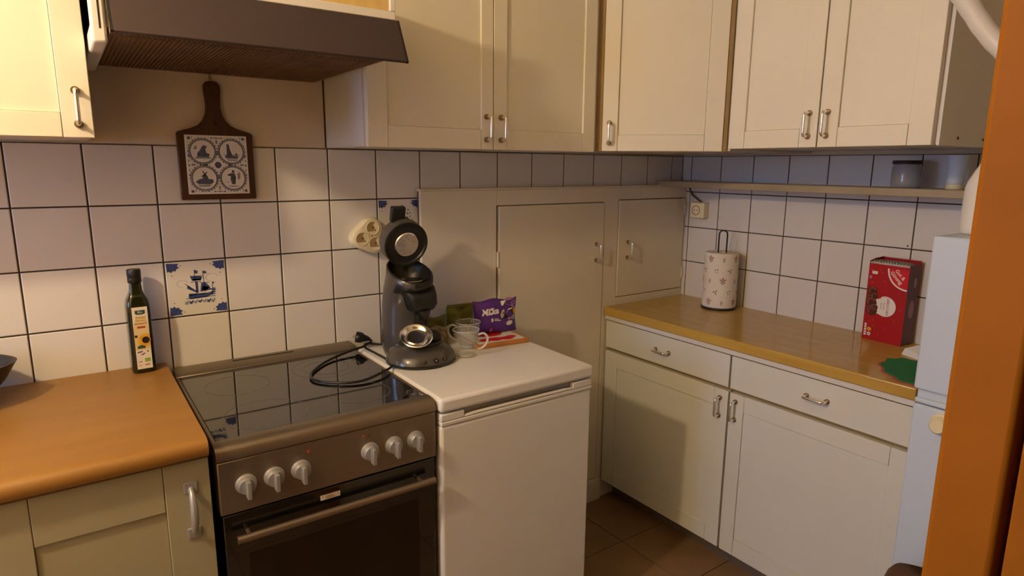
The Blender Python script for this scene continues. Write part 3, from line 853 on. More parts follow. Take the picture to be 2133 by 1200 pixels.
for sx in (-1, 1):
    for z in (0.0225, 0.1605):
        mb.disc(sx * 0.0665, z, 0.004, y=y, mi=0, n=8); mb.disc(sx * 0.0595, z + 0.001, 0.0022, y=y, mi=1, n=8)
    for k in range(5): mb.disc(sx * 0.070, 0.065 + k * 0.0125, 0.002, 0.003, y=y, mi=k % 2, n=7)
for z in (0.0215, 0.1615):
    for k in range(5): mb.disc(-0.012 + k * 0.006, z, 0.0026, 0.002, y=y, mi=k % 2, n=7)
def motif(cx, cz, polys):
    for mi, pl in polys: mb.flat([(cx + a / 1000, cz + b / 1000) for a, b in pl], y, mi)
motif(cxs[0], czs[1], [(0, [(-14, -14), (14, -15), (17, -7), (9, -4), (7, 5), (12, 13), (3, 16), (-2, 11), (-6, 3), (-13, -4)]), (1, [(-19, -19), (18, -19), (20, -15), (-18, -14)]), (1, [(-22, 6), (-14, 5), (-13, 15), (-17, 14)])])
motif(cxs[1], czs[1], [(0, [(-18, -13), (-12, -18), (14, -18), (18, -12), (2, -10), (-2, 2), (-6, 20), (-11, 20), (-12, -8)]), (1, [(-20, -9), (20, -10), (20, -8), (-20, -7)]), (0, [(8, -10), (16, -9), (12, -2)]), (1, [(-14, -20), (16, -20), (10, -24), (-8, -24)])])
motif(cxs[0], czs[0], [(0, [(-23, -9), (-16, -15), (14, -16), (22, -10), (20, -3), (10, -2), (6, 4), (3, 11), (-2, 11), (-5, 0), (-14, -3)]), (1, [(-18, -17), (16, -17), (10, -22), (-12, -22)]), (0, [(-5, 18), (-2, 19), (9, 2), (6, 1)]), (0, [(6, 17), (8, 15), (-6, 3), (-8, 5)])])
motif(cxs[1], czs[0], [(0, [(-4, -16), (5, -16), (7, 2), (4, 14), (-3, 14), (-14, 10), (-13, 6), (-6, 6), (-7, -3)]), (0, [(-3, 15), (4, 15), (4, 21), (-2, 21)]), (1, [(12, -4), (18, -2), (19, 14), (14, 16), (11, 10)]), (1, [(-14, -20), (15, -20), (9, -23), (-9, -23)]), (0, [(-18, -12), (-11, -9), (-12, -11)])])
part('picture_print', mb, [M_BLUEB, M_BLUEBL], tl, label='four blue Dutch scenes in circles')
hk = thing('wall_hook', 'small metal hook on the splash board holding the paddle board', 'hook', (0.4515, 0, 1.640))
part('plate', MB().prism([(-0.004, -0.014), (0.006, -0.014), (0.003, 0.006), (-0.001, 0.008)], -0.0035, -0.0002), M_CHROME, hk, bevel=0.0006)
part('pin', MB().tube([(0, -0.003, 0.002), (0, -0.012, 0.002), (0, -0.013, 0.006)], 0.0022, 8), M_BRASS, hk, smooth=40)

# ------------------------------------------------------------------ sockets
so = thing('triple_socket', 'ivory three-way wall socket partly behind the coffee machine', 'socket', (0.8705, 0, 1.1965))
cs = [(-0.0255, -0.005), (0.0095, 0.027), (0.0165, -0.022)]
hull = []
import itertools
def hull2(pts):
    pts = sorted(set(pts)); lo = []; hi = []
    def cr(o, a, b): return (a[0] - o[0]) * (b[1] - o[1]) - (a[1] - o[1]) * (b[0] - o[0])
    for p in pts:
        while len(lo) > 1 and cr(lo[-2], lo[-1], p) <= 0: lo.pop()
        lo.append(p)
    for p in reversed(pts):
        while len(hi) > 1 and cr(hi[-2], hi[-1], p) <= 0: hi.pop()
        hi.append(p)
    return lo[:-1] + hi[:-1]
def outline(r):
    return hull2([(cx + r * math.cos(2 * math.pi * k / 40), cz + r * math.sin(2 * math.pi * k / 40)) for cx, cz in cs for k in range(40)])
o1 = outline(0.0315)
o3 = [(x * 0.93, z * 0.93) for x, z in o1]; o2 = [(x * 0.985, z * 0.985) for x, z in o1]
mb = MB().rings([[(x, -0.0005, z) for x, z in o1], [(x, -0.024, z) for x, z in o1], [(x, -0.031, z) for x, z in o2], [(x, -0.034, z) for x, z in o3]])
pl = part('cover', mb, M_IVORY, so, smooth=50)
for i, (cx, cz) in enumerate(cs):
    T = Matrix.Translation((cx, -0.034, cz)) @ Matrix.Rotation(math.pi / 2, 4, 'X')
    mb = MB().lathe([(0.0215, 0.0), (0.0215, 0.0018), (0.0195, 0.0018), (0.0185, 0.0004)], n=32, M=T)
    w_ = part('socket_well', mb, [M_IVORY], so, smooth=40)
    mb = MB().disc(cx, cz, 0.0182, y=-0.0347, mi=0, n=28)
    mb.flat([(cx - 0.0182 * math.cos(a / 10), cz + 0.0182 * math.sin(a / 10)) for a in range(-6, 21)] + [(cx - 0.002 + 0.009 * math.sin(b), cz + 0.012 * math.cos(b)) for b in (0.4, 1.6, 2.6)], -0.0349, 1)  # tan crescent paints the shade inside the well
    a = (-0.9, 2.3, -0.9)[i] + math.pi / 2 * (i == 1) * 0
    for k in (-1, 1): mb.disc(cx + 0.004 + k * 0.0055 * math.cos(a), cz - 0.003 + k * 0.0055 * math.sin(a), 0.0024, y=-0.0352, mi=2, n=10)
    part('contact_face', mb, [M_IVORY, M_TAN, M_BLACK], w_)
part('screw', MB().lathe([(0.0022, 0), (0.0018, 0.001)], n=10, M=Matrix.Translation((0.006, -0.034, 0.002)) @ Matrix.Rotation(math.pi / 2, 4, 'X')), M_GAP, so)
so = thing('wall_socket', 'single ivory surface socket on the tiles beneath the wall shelf', 'socket', (XR, -0.118, 1.235), -math.pi / 2)
part('housing', MB().box(-0.036, 0.036, -0.036, -0.0005, -0.033, 0.033), M_IVORY, so, bevel=0.005, segs=3)
T = Matrix.Translation((-0.004, -0.036, 0)) @ Matrix.Rotation(math.pi / 2, 4, 'X')
w_ = part('socket_well', MB().lathe([(0.021, 0), (0.021, 0.0015), (0.0185, 0.0015), (0.018, 0.0003)], n=32, M=T), M_GOLD, so, smooth=40)
mb = MB().disc(-0.004, 0, 0.0178, y=-0.0366, mi=0, n=28)
for k in (-1, 1): mb.disc(-0.004 + k * 0.0085, 0.0, 0.0024, y=-0.0370, mi=1, n=10)
part('contact_face', mb, [M_IVORY, M_BLACK], w_)
part('cable', MB().tube(smooth_path([(0.004, -0.012, 0.033), (-0.015, -0.014, 0.045), (-0.048, -0.012, 0.064), (-0.07, -0.01, 0.10)]), 0.0035, 8), M_GAP, so, smooth=60)

# ------------------------------------------------------------------ oil bottle
bo = thing('oil_bottle', 'dark green sunflower oil bottle standing on the beech worktop', 'bottle', (0.2300, -0.0455, 0.8862), math.radians(4))
prof = [(0.024, 0), (0.027, 0.003), (0.0275, 0.010), (0.0268, 0.16), (0.0262, 0.176), (0.0235, 0.190), (0.018, 0.201), (0.0145, 0.212), (0.0128, 0.232)]
part('glass_body', MB().lathe(prof, n=48, sq=5), M_GLASSD, bo, smooth=60)
part('cap', MB().lathe([(0.0150, 0.2325), (0.0158, 0.234), (0.0158, 0.244), (0.0152, 0.246), (0.0160, 0.248), (0.0160, 0.264), (0.0148, 0.2665)], n=32), M_BLACK, bo, smooth=40)
lx, lz0, lz1, yl = 0.0172, 0.012, 0.173, -0.0282
lb = part('label_paper', MB().box(-lx, lx, yl, yl + 0.0009, lz0, lz1), M_LABEL, bo)
mb = MB(); y = yl - 0.0004
mb.flat([(-lx, 0.062), (lx, 0.062), (lx, 0.118), (0.012, 0.150), (-0.010, 0.150), (-lx, 0.118)], y + 0.0002, 0)
mb.flat([(-0.011, 0.165), (0.0115, 0.165), (0.0115, 0.1565), (0.006, 0.154), (-0.006, 0.154), (-0.011, 0.1565)], y, 1)
text_mb('Bio', 0.008, mb, 0.0002, 0.1600, y - 0.0003, 2)
text_mb('Natives', 0.0068, mb, 0.0, 0.1465, y - 0.0003, 3); text_mb('Sonnen', 0.0074, mb, 0.0, 0.1390, y - 0.0003, 3); text_mb('blumen\u00f6l', 0.0078, mb, 0.0, 0.1310, y - 0.0003, 4)
mb.flat([(-0.009, 0.1185), (0.009, 0.1185), (0.009, 0.1235), (-0.009, 0.1235)], y - 0.0002, 5)
n = 22
for k in range(n):
    a = 2 * math.pi * k / n; c_, s_ = math.cos(a), math.sin(a)
    def cl(x, z): return (min(max(x, -lx), lx), z)
    cx, cz = 0.006, 0.0865
    mb.flat([cl(cx + 0.007 * c_ - 0.003 * s_, cz + 0.007 * s_ + 0.003 * c_), cl(cx + 0.0205 * c_, cz + 0.0205 * s_), cl(cx + 0.007 * c_ + 0.003 * s_, cz + 0.007 * s_ - 0.003 * c_)], y - 0.0001, 6)
mb.disc(0.006, 0.0865, 0.0125, y=y - 0.0002, mi=6); mb.disc(0.0075, 0.087, 0.0088, y=y - 0.0004, mi=7)
mb.disc(-0.0135, 0.0985, 0.0035, y=y - 0.0003, mi=7, n=12)
mb.flat([(-0.013, 0.066), (0.004, 0.066), (0.006, 0.071), (-0.004, 0.075), (-0.012, 0.072)], y - 0.0004, 1)
mb.line([(-0.014, 0.056), (-0.002, 0.058)], 0.003, y, 8); mb.line([(-0.006, 0.049), (0.003, 0.053)], 0.0026, y, 8); mb.disc(0.0095, 0.057, 0.0022, y=y, mi=8, n=8)
mb.flat([(0.001, 0.030), (0.0135, 0.030), (0.0135, 0.0395), (0.001, 0.0395)], y - 0.0002, 9)
mb.line([(-0.0135, 0.031), (-0.005, 0.0315)], 0.0018, y, 4); mb.line([(0.001, 0.022), (0.011, 0.0225)], 0.0024, y, 4); mb.line([(-0.0135, 0.022), (-0.008, 0.022)], 0.0012, y, 4)
part('label_print', mb, [M_LABELY, M_GREENL, M_OFFWHITE, M_GOLD, M_RUST, M_RUST, M_SUN, M_DARKF, M_VIOLET, M_GREENLG], lb)

# ------------------------------------------------------------------ dark bowl at the far end of the beech worktop
bw = thing('dark_bowl', 'dark bowl with a pouring lip on the beech worktop', 'bowl', (-0.145, -0.135, 0.8862))
prof = [(0.045, 0), (0.05, 0.004), (0.075, 0.025), (0.10, 0.058), (0.112, 0.088), (0.115, 0.096), (0.111, 0.096), (0.106, 0.086), (0.094, 0.058), (0.068, 0.027), (0.04, 0.010)]
mb = MB().lathe(prof, n=48)
mb.v = [Vector((v.x + (0.012 * max(0, math.cos(math.atan2(v.y, v.x))) ** 12 * (v.z / 0.096) ** 2), v.y, v.z)) for v in mb.v]
part('bowl_shell', mb, M_BOWL, bw, smooth=60)
part('base_ring', MB().lathe([(0.040, -0.0), (0.046, 0.0), (0.046, 0.006), (0.040, 0.006)], n=32, caps=False), M_GREYR, bw, smooth=40)

# ------------------------------------------------------------------ kitchen roll on its holder
kr = thing('paper_towel_holder', 'black wire paper towel holder on the oak worktop', 'holder', (2.250, -0.308, 0.8532))
part('base_plate', MB().lathe([(0.066, 0), (0.069, 0.002), (0.069, 0.007), (0.064, 0.009)], n=40), M_BLACK, kr, smooth=40)
q = [(0, 0.012, 0.009)]
lp_ = [(0, 0.0155, 0.009), (0, 0.0155, 0.30)]
for k in range(1, 8):
    a = math.pi * k / 8
    lp_.append((0, 0.0155 * math.cos(a), 0.30 + 0.0155 * math.sin(a)))
lp_ += [(0, -0.0155, 0.30), (0, -0.0155, 0.009)]
part('wire_loop', MB().tube([Matrix.Rotation(math.radians(38), 3, 'Z') @ Vector(p) for p in lp_], 0.003, 10), M_BLACK, kr, smooth=60)
ro = thing('paper_towel_roll', 'white kitchen roll printed with small flowers on the wire holder', 'kitchen roll', (2.250, -0.308, 0.8625))
R_ = 0.066
part('paper', MB().lathe([(0.022, 0.0), (R_ - 0.002, 0.0), (R_, 0.003)] + [(R_ + 0.0006 * math.sin(k * 1.3), 0.01 + k * 0.0205) for k in range(10)] + [(R_, 0.216), (R_ - 0.002, 0.219), (0.022, 0.219), (0.022, 0.0)], n=56, caps=False), M_PAPER, ro, smooth=40)
mb = MB()
def petal(cx, cz, k, s, mi, n=5, ph=0.0):
    a = 2 * math.pi * k / n + ph
    mb.disc(cx + s * 0.6 * math.cos(a), cz + s * 0.6 * math.sin(a), s * 0.5, s * 0.24, 0, mi, 8, rot=a)
random.seed(5)
row = 0
for zi in range(5):
    for ai in range(8):
        cx = (ai + 0.5 * (zi % 2)) * 2 * math.pi * R_ / 8; cz = 0.022 + zi * 0.0430
        t = (ai * 2 + zi) % 4
        if t == 0:
            for k in range(5): petal(cx, cz + 0.005, k, 0.0125, 0, 5, 0.3)
            mb.flat([(cx - 0.008, cz - 0.011), (cx + 0.002, cz - 0.005), (cx + 0.005, cz - 0.012), (cx + 0.001, cz - 0.009)], 0, 1)
        elif t == 1:
            for k in range(3): petal(cx, cz, k, 0.0100, 2, 3, 0.9)
        elif t == 2:
            mb.line([(cx - 0.003, cz - 0.008), (cx - 0.003, cz + 0.007), (cx + 0.003, cz + 0.008), (cx + 0.002, cz - 0.007), (cx - 0.003, cz - 0.007)], 0.002, 0, 0); mb.disc(cx, cz, 0.002, y=0, mi=2, n=6)
        else:
            mb.disc(cx - 0.005, cz + 0.002, 0.0026, y=0, mi=1, n=7); mb.disc(cx + 0.004, cz + 0.005, 0.003, y=0, mi=1, n=7); mb.line([(cx - 0.007, cz - 0.006), (cx + 0.006, cz - 0.006)], 0.002, 0, 0)
def wrap(v):
    a = v.x / R_
    return Vector(((R_ + 0.0013) * math.cos(a), (R_ + 0.0013) * math.sin(a), v.z))
o = part('flower_print', bend(mb, wrap), [M_MOTR, M_MOTB, M_MOTG], ro); o['kind'] = 'stuff'

# ------------------------------------------------------------------ red biscuit box
rb = thing('biscuit_box', 'opened red gingerbread carton with chocolate picture on the oak worktop', 'box', (2.2685, -0.8735, 0.8532), -math.pi / 2 - math.radians(4))
bw_, bh, bdp = 0.128, 0.268, 0.066
mb = MB()
mb.box(0, bw_, 0, 0.0012, 0, bh - 0.012, 0); mb.box(0, bw_, bdp - 0.0012, bdp, 0, bh + 0.006, 0)
mb.box(0, 0.0012, 0.0012, bdp - 0.0012, 0, bh - 0.004, 1); mb.box(bw_ - 0.0012, bw_, 0.0012, bdp - 0.0012, 0, bh - 0.004, 1)
mb.box(0.0012, bw_ - 0.0012, 0.0012, bdp - 0.0012, 0, 0.0015, 0)
part('carton', mb, [M_RED, M_REDDK], rb)
mb = MB()
mb.box(0.002, bw_ - 0.002, 0.0014, bdp - 0.014, 0.002, bh - 0.006)
for k in range(12): mb.box(0.010 + k * 0.009, 0.0125 + k * 0.009, 0.004, bdp - 0.018, bh - 0.0058, bh - 0.001)
part('foil_tray', mb, M_FOIL, rb)
part('side_flap', MB().add([(0.0, 0.0, bh - 0.004), (0.0, bdp, bh - 0.004), (0.012, bdp, bh + 0.008), (0.012, 0.012, bh + 0.006), (0.001, 0.0, bh - 0.005), (0.001, bdp, bh - 0.005), (0.013, bdp, bh + 0.007), (0.013, 0.012, bh + 0.005)], [(0, 1, 2, 3), (7, 6, 5, 4), (0, 4, 5, 1), (1, 5, 6, 2), (2, 6, 7, 3), (3, 7, 4, 0)]), M_RED, rb)
part('back_flap', MB().box(0.004, bw_ - 0.002, bdp - 0.012, bdp - 0.0014, bh + 0.004, bh + 0.0052), M_RED, rb)
mb = MB(); y = -0.0005
mb.flat([(0.060, bh - 0.022)] + [(bw_ - 0.001 - 0.066 * math.cos(a), bh - 0.022 - 0.062 * math.sin(a)) for a in [k * math.pi / 2 / 10 for k in range(11)]] + [(bw_ - 0.001, bh - 0.022)], y, 1)
mb.ring(bw_ - 0.001, bh - 0.022, 0.061, 0.066, y - 0.0002, 0, 20, a0=math.pi, a1=1.5 * math.pi)
text_mb('Gut &', 0.016, mb, 0.101, bh - 0.038, y - 0.0003, 0, rot=math.radians(-45), bold=0.0003); text_mb('G\u00fcnstig', 0.016, mb, 0.090, bh - 0.049, y - 0.0003, 0, rot=math.radians(-45), bold=0.0003)
FP = [M_OFFWHITE, M_REDP, M_PINK, M_CHOC, M_CHOCL, M_SNOW, M_SUN, M_FOIL, M_LILAC]
part('logo_print', mb, FP, rb); mb = MB()
mb.disc(0.066, 0.120, 0.0335, y=y, mi=0, n=40)
mb.v[-40:] = [Vector((v.x + (0.006 * math.sin(9 * math.atan2(v.z - 0.12, v.x - 0.066)) * (v.x < 0.05)), v.y, v.z)) for v in mb.v[-40:]]
text_mb('LEBKUCHEN', 0.0105, mb, 0.0735, 0.120, y - 0.0003, 2, rot=math.radians(-90), bold=0.0002)
text_mb('Herzen', 0.0085, mb, 0.062, 0.120, y - 0.0003, 2, rot=math.radians(-90)); text_mb('Sterne', 0.0085, mb, 0.053, 0.120, y - 0.0003, 2, rot=math.radians(-90))
part('badge_print', mb, FP, rb); mb = MB()
for cx, cz, r in ((0.020, 0.165, 0.017), (0.028, 0.150, 0.012), (0.018, 0.128, 0.018), (0.024, 0.098, 0.017), (0.012, 0.142, 0.012), (0.016, 0.105, 0.014), (0.030, 0.112, 0.013)):
    if cx - r < 0.001: cx = r + 0.001
    mb.disc(cx, cz, r, r * 0.9, y=y - 0.0001 - r * 0.004, mi=3); mb.ring(cx, cz, r * 0.45, r * 0.8, y - 0.0002 - r * 0.004, 4, 20, a0=0.4, a1=3.9)
part('chocolate_picture', mb, FP, rb); mb = MB()
random.seed(11)
for k in range(44):
    cx, cz = random.uniform(0.006, bw_ - 0.006), random.uniform(0.006, bh - 0.03)
    if (cx - 0.066) ** 2 + (cz - 0.12) ** 2 < 0.037 ** 2 or (cx < 0.05 and 0.07 < cz < 0.19) or (cx > 0.06 and cz > bh - 0.09): continue
    mb.disc(cx, cz, random.uniform(0.0009, 0.0019), y=y, mi=5, n=8)
o = part('snow_print', mb, FP, rb); o['kind'] = 'stuff'; mb = MB()
mb.flat([(0.012, bh - 0.046), (0.030, bh - 0.046), (0.030, bh - 0.036), (0.012, bh - 0.036)], y, 0)
mb.disc(0.0225, 0.036, 0.0068, y=y, mi=6); mb.disc(0.0225, 0.020, 0.0062, y=y, mi=0); mb.disc(0.0225, 0.020, 0.0042, y=y - 0.0002, mi=7)
for k in range(5): mb.flat([(0.006, 0.013 + k * 0.0085), (0.013, 0.013 + k * 0.0085), (0.013, 0.0195 + k * 0.0085), (0.006, 0.0195 + k * 0.0085)], y, 0)
mb.disc(0.0085, bh - 0.058, 0.0045, 0.006, y=y, mi=8)
part('icon_print', mb, FP, rb)
mb = MB(); TS = Matrix.Translation((bw_ + 0.0004, 0, 0)) @ Matrix.Rotation(math.pi / 2, 4, 'Z')
mb.disc(0.036, 0.118, 0.015, 0.030, y=0, mi=0, n=24, M=TS); mb.disc(0.042, 0.205, 0.008, 0.017, y=0, mi=1, n=20, M=TS)
mb.flat([(0.004, 0.160), (bdp - 0.002, 0.160), (bdp - 0.002, 0.1614), (0.004, 0.1614)], -0.0001, 2, M=TS)
part('side_print', mb, [M_PINK, M_PINK, M_BLACKM], rb)

# ------------------------------------------------------------------ green felt mat and folded white packet
lf = thing('felt_mat', 'green leaf-shaped felt mat with red scalloped edge on the oak worktop', 'mat', (2.005, -1.158, 0.8535))
def leaf(sc, ph):
    P_ = []
    for k in range(72):
        a = 2 * math.pi * k / 72
        r = (0.118 + 0.006 * math.cos(11 * a + ph)) * sc
        x, y = r * 1.02 * math.cos(a), r * 0.62 * math.sin(a)
        q = math.radians(38)
        P_.append((x * math.cos(q) - y * math.sin(q), x * math.sin(q) + y * math.cos(q)))
    return P_
def flatprism(poly, z0, z1):
    n = len(poly)
    return MB().add([(x, y, z0) for x, y in poly] + [(x, y, z1) for x, y in poly], [tuple(reversed(range(n))), tuple(range(n, 2 * n))] + [(i, (i + 1) % n, (i + 1) % n + n, i + n) for i in range(n)])
E1 = [(max(x, -0.128), max(y, -0.052)) for x, y in leaf(1.20, 0.6)]
part('trim_layer', flatprism(E1, 0.0, 0.0022), M_PINKED, lf, label='dull red scalloped underlayer')
E2 = [(max(x, -0.128), max(y, -0.052)) for x, y in leaf(1.12, 0)]
part('felt_layer', flatprism(E2, 0.0024, 0.006), M_GREENM, lf, bevel=0.001)
wp = thing('folded_packet', 'folded white paper packet beside the red carton on the oak worktop', 'packet', (2.205, -1.095, 0.8535), math.radians(-25))
mb = MB().add([(-0.05, -0.035, 0), (0.05, -0.035, 0), (0.05, 0.035, 0), (-0.05, 0.035, 0), (-0.045, -0.02, 0.016), (0.03, -0.025, 0.028), (0.045, 0.03, 0.034), (-0.045, 0.03, 0.020), (-0.01, 0.0, 0.040)],
              [(3, 2, 1, 0), (0, 1, 5, 4), (1, 2, 6, 5), (2, 3, 7, 6), (3, 0, 4, 7), (4, 5, 8), (5, 6, 8), (6, 7, 8), (7, 4, 8)])
part('paper_wrap', mb, M_WHITEP, wp)
part('flap', MB().add([(-0.048, -0.030, 0.018), (0.028, -0.034, 0.030), (-0.005, -0.005, 0.046), (-0.048, -0.029, 0.0188), (0.028, -0.033, 0.0308), (-0.005, -0.004, 0.0468)], [(0, 1, 2), (5, 4, 3), (0, 3, 4, 1), (1, 4, 5, 2), (2, 5, 3, 0)]), M_LABEL, wp)

# ------------------------------------------------------------------ coffee machine (local: -y front, origin at base centre on the fridge top)
FT = 0.8512
cm = thing('coffee_machine', 'charcoal coffee pod machine with its lid open on the fridge', 'coffee machine', (0.918, -0.280, FT), 0.0)
def ell(cx, cy, rx, ry, z, n=40, slope=0.0, sq=2.0, flat=None):
    r = []
    for k in range(n):
        a = 2 * math.pi * k / n
        q = (abs(math.cos(a)) ** sq + abs(math.sin(a)) ** sq) ** (-1 / sq)
        x, y = cx + rx * math.cos(a) * q, cy + ry * math.sin(a) * q
        if flat is not None: y = max(y, flat)
        r.append((x, y, z + slope * (y - cy)))
    return r
# base
mb = MB().rings([ell(0, 0.010, 0.097, 0.090, 0.0), ell(0, 0.010, 0.103, 0.096, 0.004), ell(0, 0.010, 0.104, 0.097, 0.010)])
part('base_rim', mb, M_BLACK, cm, smooth=50)
mb = MB().rings([ell(0, 0.010, 0.103, 0.096, 0.0105), ell(0, 0.011, 0.100, 0.093, 0.022), ell(0, 0.015, 0.091, 0.083, 0.038), ell(0, 0.021, 0.076, 0.070, 0.050), ell(0, 0.025, 0.068, 0.062, 0.053)])
part('base', mb, M_GREY, cm, smooth=60)
mb = MB().rings([ell(0.004, 0.018, 0.066, 0.054, 0.0535), ell(0.004, 0.018, 0.064, 0.052, 0.060), ell(0.004, 0.018, 0.050, 0.040, 0.0615)])
part('drip_tray', mb, M_BLACK, cm, smooth=50)
for a, r in ((-0.33, 0.0052), (0.0, 0.0068), (0.29, 0.0052)):
    x, y = 0.1000 * math.sin(a), 0.011 - 0.0930 * math.cos(a)
    T = Matrix.Translation((x, y, 0.0225)) @ Matrix.Rotation(a, 4, 'Z') @ Matrix.Rotation(math.radians(68), 4, 'X')
    b = part('button', MB().lathe([(r, -0.002), (r, 0.0014), (r * 0.8, 0.0022)], n=20, M=T), M_BLACK, cm, smooth=40)
    part('button_mark', MB().lathe([(r * 0.36, 0.0022), (r * 0.36, 0.0026)], n=12, M=T), M_CHROME, b)
# rear column with slanted open top
cy = 0.082
S = -0.22
col = [ell(-0.004, cy + 0.030, 0.060, 0.060, 0.0), ell(-0.004, cy + 0.030, 0.067, 0.066, 0.02), ell(-0.004, cy + 0.028, 0.070, 0.068, 0.08), ell(-0.003, cy + 0.020, 0.070, 0.068, 0.16), ell(-0.001, cy + 0.008, 0.069, 0.072, 0.205, slope=0.10), ell(0, cy - 0.008, 0.067, 0.078, 0.240, slope=0.30), ell(0, cy - 0.010, 0.0655, 0.078, 0.259, slope=0.38), ell(0, cy - 0.010, 0.061, 0.073, 0.262, slope=0.38), ell(0, cy - 0.010, 0.057, 0.067, 0.240, slope=0.25), ell(0, cy - 0.010, 0.050, 0.058, 0.226)]
fr = [[p for p in r] for r in col]
mb = MB().rings(col)
n = 40; nf = len(mb.f)
mb.m = []
for f_ in mb.f:
    c_ = Vector((0, 0, 0))
    for i in f_: c_ += mb.v[i]
    c_ /= len(f_)
    front = c_.y < cy + 0.03 and c_.x > 0.012 - 0.03 * (c_.z > 0.17)
    inner = (c_.x ** 2 / 0.0635 ** 2 + (c_.y - cy + 0.01) ** 2 / 0.076 ** 2) < 1.0 and c_.z > 0.2
    mb.m.append(1 if (front or inner) else 0)
part('column', mb, [M_GREY, M_BLACK], cm, smooth=60)
mb = MB().rings([ell(0.012, 0.036, 0.040, 0.036, 0.150, sq=3), ell(0.012, 0.030, 0.046, 0.042, 0.168, sq=3), ell(0.009, 0.036, 0.052, 0.042, 0.195, sq=2.6), ell(0.004, 0.048, 0.058, 0.046, 0.216, slope=0.3, sq=2.4)])
part('brew_head', mb, M_BLACK, cm, smooth=50)
mb = MB().rings([ell(0.012, 0.014, 0.010, 0.014, 0.122), ell(0.012, 0.012, 0.016, 0.022, 0.135), ell(0.010, 0.016, 0.024, 0.026, 0.151)])
part('spout', mb, M_BLACK, cm, smooth=50)
part('pod_seat', MB().lathe([(0.034, 0.2265), (0.038, 0.2325), (0.035, 0.2345), (0.028, 0.2285), (0.010, 0.2275)], c=(0, cy - 0.018, 0), n=36), M_CHROME, cm, smooth=50)
# raised lid
LT = Matrix.Translation((-0.004, 0.088, 0.338)) @ Matrix.Rotation(math.radians(-2), 4, 'Z') @ Matrix.Rotation(math.radians(90 + 15), 4, 'X')
mb = MB().lathe([(0.058, -0.046), (0.066, -0.040), (0.0685, -0.030), (0.0685, -0.004), (0.068, 0.006)], n=48, M=LT)
ld = part('lid', mb, M_GREYR, cm, smooth=50)
mb = MB().lathe([(0.068, 0.0062), (0.067, 0.010), (0.061, 0.010), (0.055, 0.003), (0.042, 0.001), (0.039, 0.0015)], n=48, M=LT)
part('lid_face', mb, M_BLACK, ld, smooth=40)
mb = MB().lathe([(0.0375, 0.0016), (0.0375, 0.010), (0.035, 0.0125), (0.006, 0.011)], n=40, M=LT)
sh = part('shower_disc', mb, M_CHROME, ld, smooth=30)
mb = MB()
for k in range(9):
    a = 2 * math.pi * k / 9
    mb.lathe([(0.0016, 0.0118), (0.0016, 0.0128)], c=(0.017 * math.cos(a), 0.017 * math.sin(a), 0), n=8, M=LT)
    mb.box(0.020, 0.030, -0.0008, 0.0008, 0.0118, 0.0134, M=LT @ Matrix.Rotation(a + 0.3, 4, 'Z'))
part('shower_rib', mb, M_STEELD, sh)
mb = MB().box(-0.0395, 0.0035, 0.057, 0.104, -0.042, -0.022, M=LT)
part('lid_latch', mb, M_BLACK, ld, bevel=0.004)
part('hinge', MB().tube([(-0.03, 0.142, 0.283), (0.03, 0.142, 0.283)], 0.009, 14), M_BLACK, cm, smooth=40)
# pod holder leaning on the base
HT = Matrix.Translation((-0.034, -0.030, 0.088)) @ Matrix.Rotation(math.radians(-20), 4, 'Z') @ Matrix.Rotation(math.radians(31), 4, 'X')
ph = thing('pod_holder', 'round steel pod holder propped on the drip tray of the coffee machine', 'pod holder', (0.918, -0.280, FT), 0.0)
mb = MB().lathe([(0.020, -0.016), (0.032, -0.014), (0.035, -0.004), (0.045, -0.001), (0.047, 0.002), (0.044, 0.0035), (0.036, 0.001), (0.033, -0.003), (0.030, -0.004), (0.0285, -0.001), (0.025, -0.002), (0.0235, -0.009)], n=48, M=HT)
part('cup_ring', mb, M_CHROME, ph, smooth=40)
part('sieve', MB().lathe([(0.0232, -0.0092), (0.0232, -0.0085)], n=32, M=HT), M_BLACKM, ph, label='dark centre')
mb = MB().prism([(0.014, 0.0), (0.052, 0.0), (0.050, 0.018), (0.036, 0.032), (0.014, 0.032)], -0.022, 0.012, M=Matrix.Translation((0, 0, 0.062)))
part('tray_stop', mb, M_BLACK, cm, bevel=0.003)
# cord with plug
inv_cm = cm.matrix_basis.inverted()
w_pts = [(0.868, -0.115, 0.870), (0.850, -0.075, 0.866), (0.835, -0.062, 0.866), (0.820, -0.085, 0.862), (0.826, -0.150, 0.859), (0.830, -0.215, 0.857), (0.815, -0.290, 0.8585), (0.770, -0.335, 0.862), (0.700, -0.362, 0.858), (0.640, -0.340, 0.8565), (0.598, -0.285, 0.8565), (0.606, -0.230, 0.8565), (0.650, -0.170, 0.8565), (0.700, -0.128, 0.8575), (0.762, -0.100, 0.862), (0.812, -0.088, 0.866), (0.845, -0.074, 0.875), (0.842, -0.064, 0.881)]
sp = smooth_path(w_pts, 8)
mtx = Matrix.Translation(cm.location)
sp = [mtx.inverted() @ p for p in sp]
cd = part('power_cord', MB().tube(sp, 0.0036, 10), M_BLACK, cm, smooth=60)
PT = mtx.inverted() @ Matrix.Translation((0.836, -0.062, 0.882)) @ Matrix.Rotation(math.radians(62), 4, 'Z') @ Matrix.Rotation(math.radians(-78), 4, 'X')
mb = MB().lathe([(0.006, -0.010), (0.010, -0.002), (0.014, 0.010), (0.0195, 0.016), (0.0200, 0.032), (0.018, 0.034)], n=24, M=PT, sy=0.85)
pg = part('plug', mb, M_BLACK, cd, smooth=50)
mb = MB()
for k in (-1, 1): mb.lathe([(0.0024, 0.032), (0.0024, 0.048), (0.0015, 0.050)], c=(k * 0.0095, 0, 0), n=10, M=PT)
part('pin', mb, M_STEELD, pg, smooth=40)

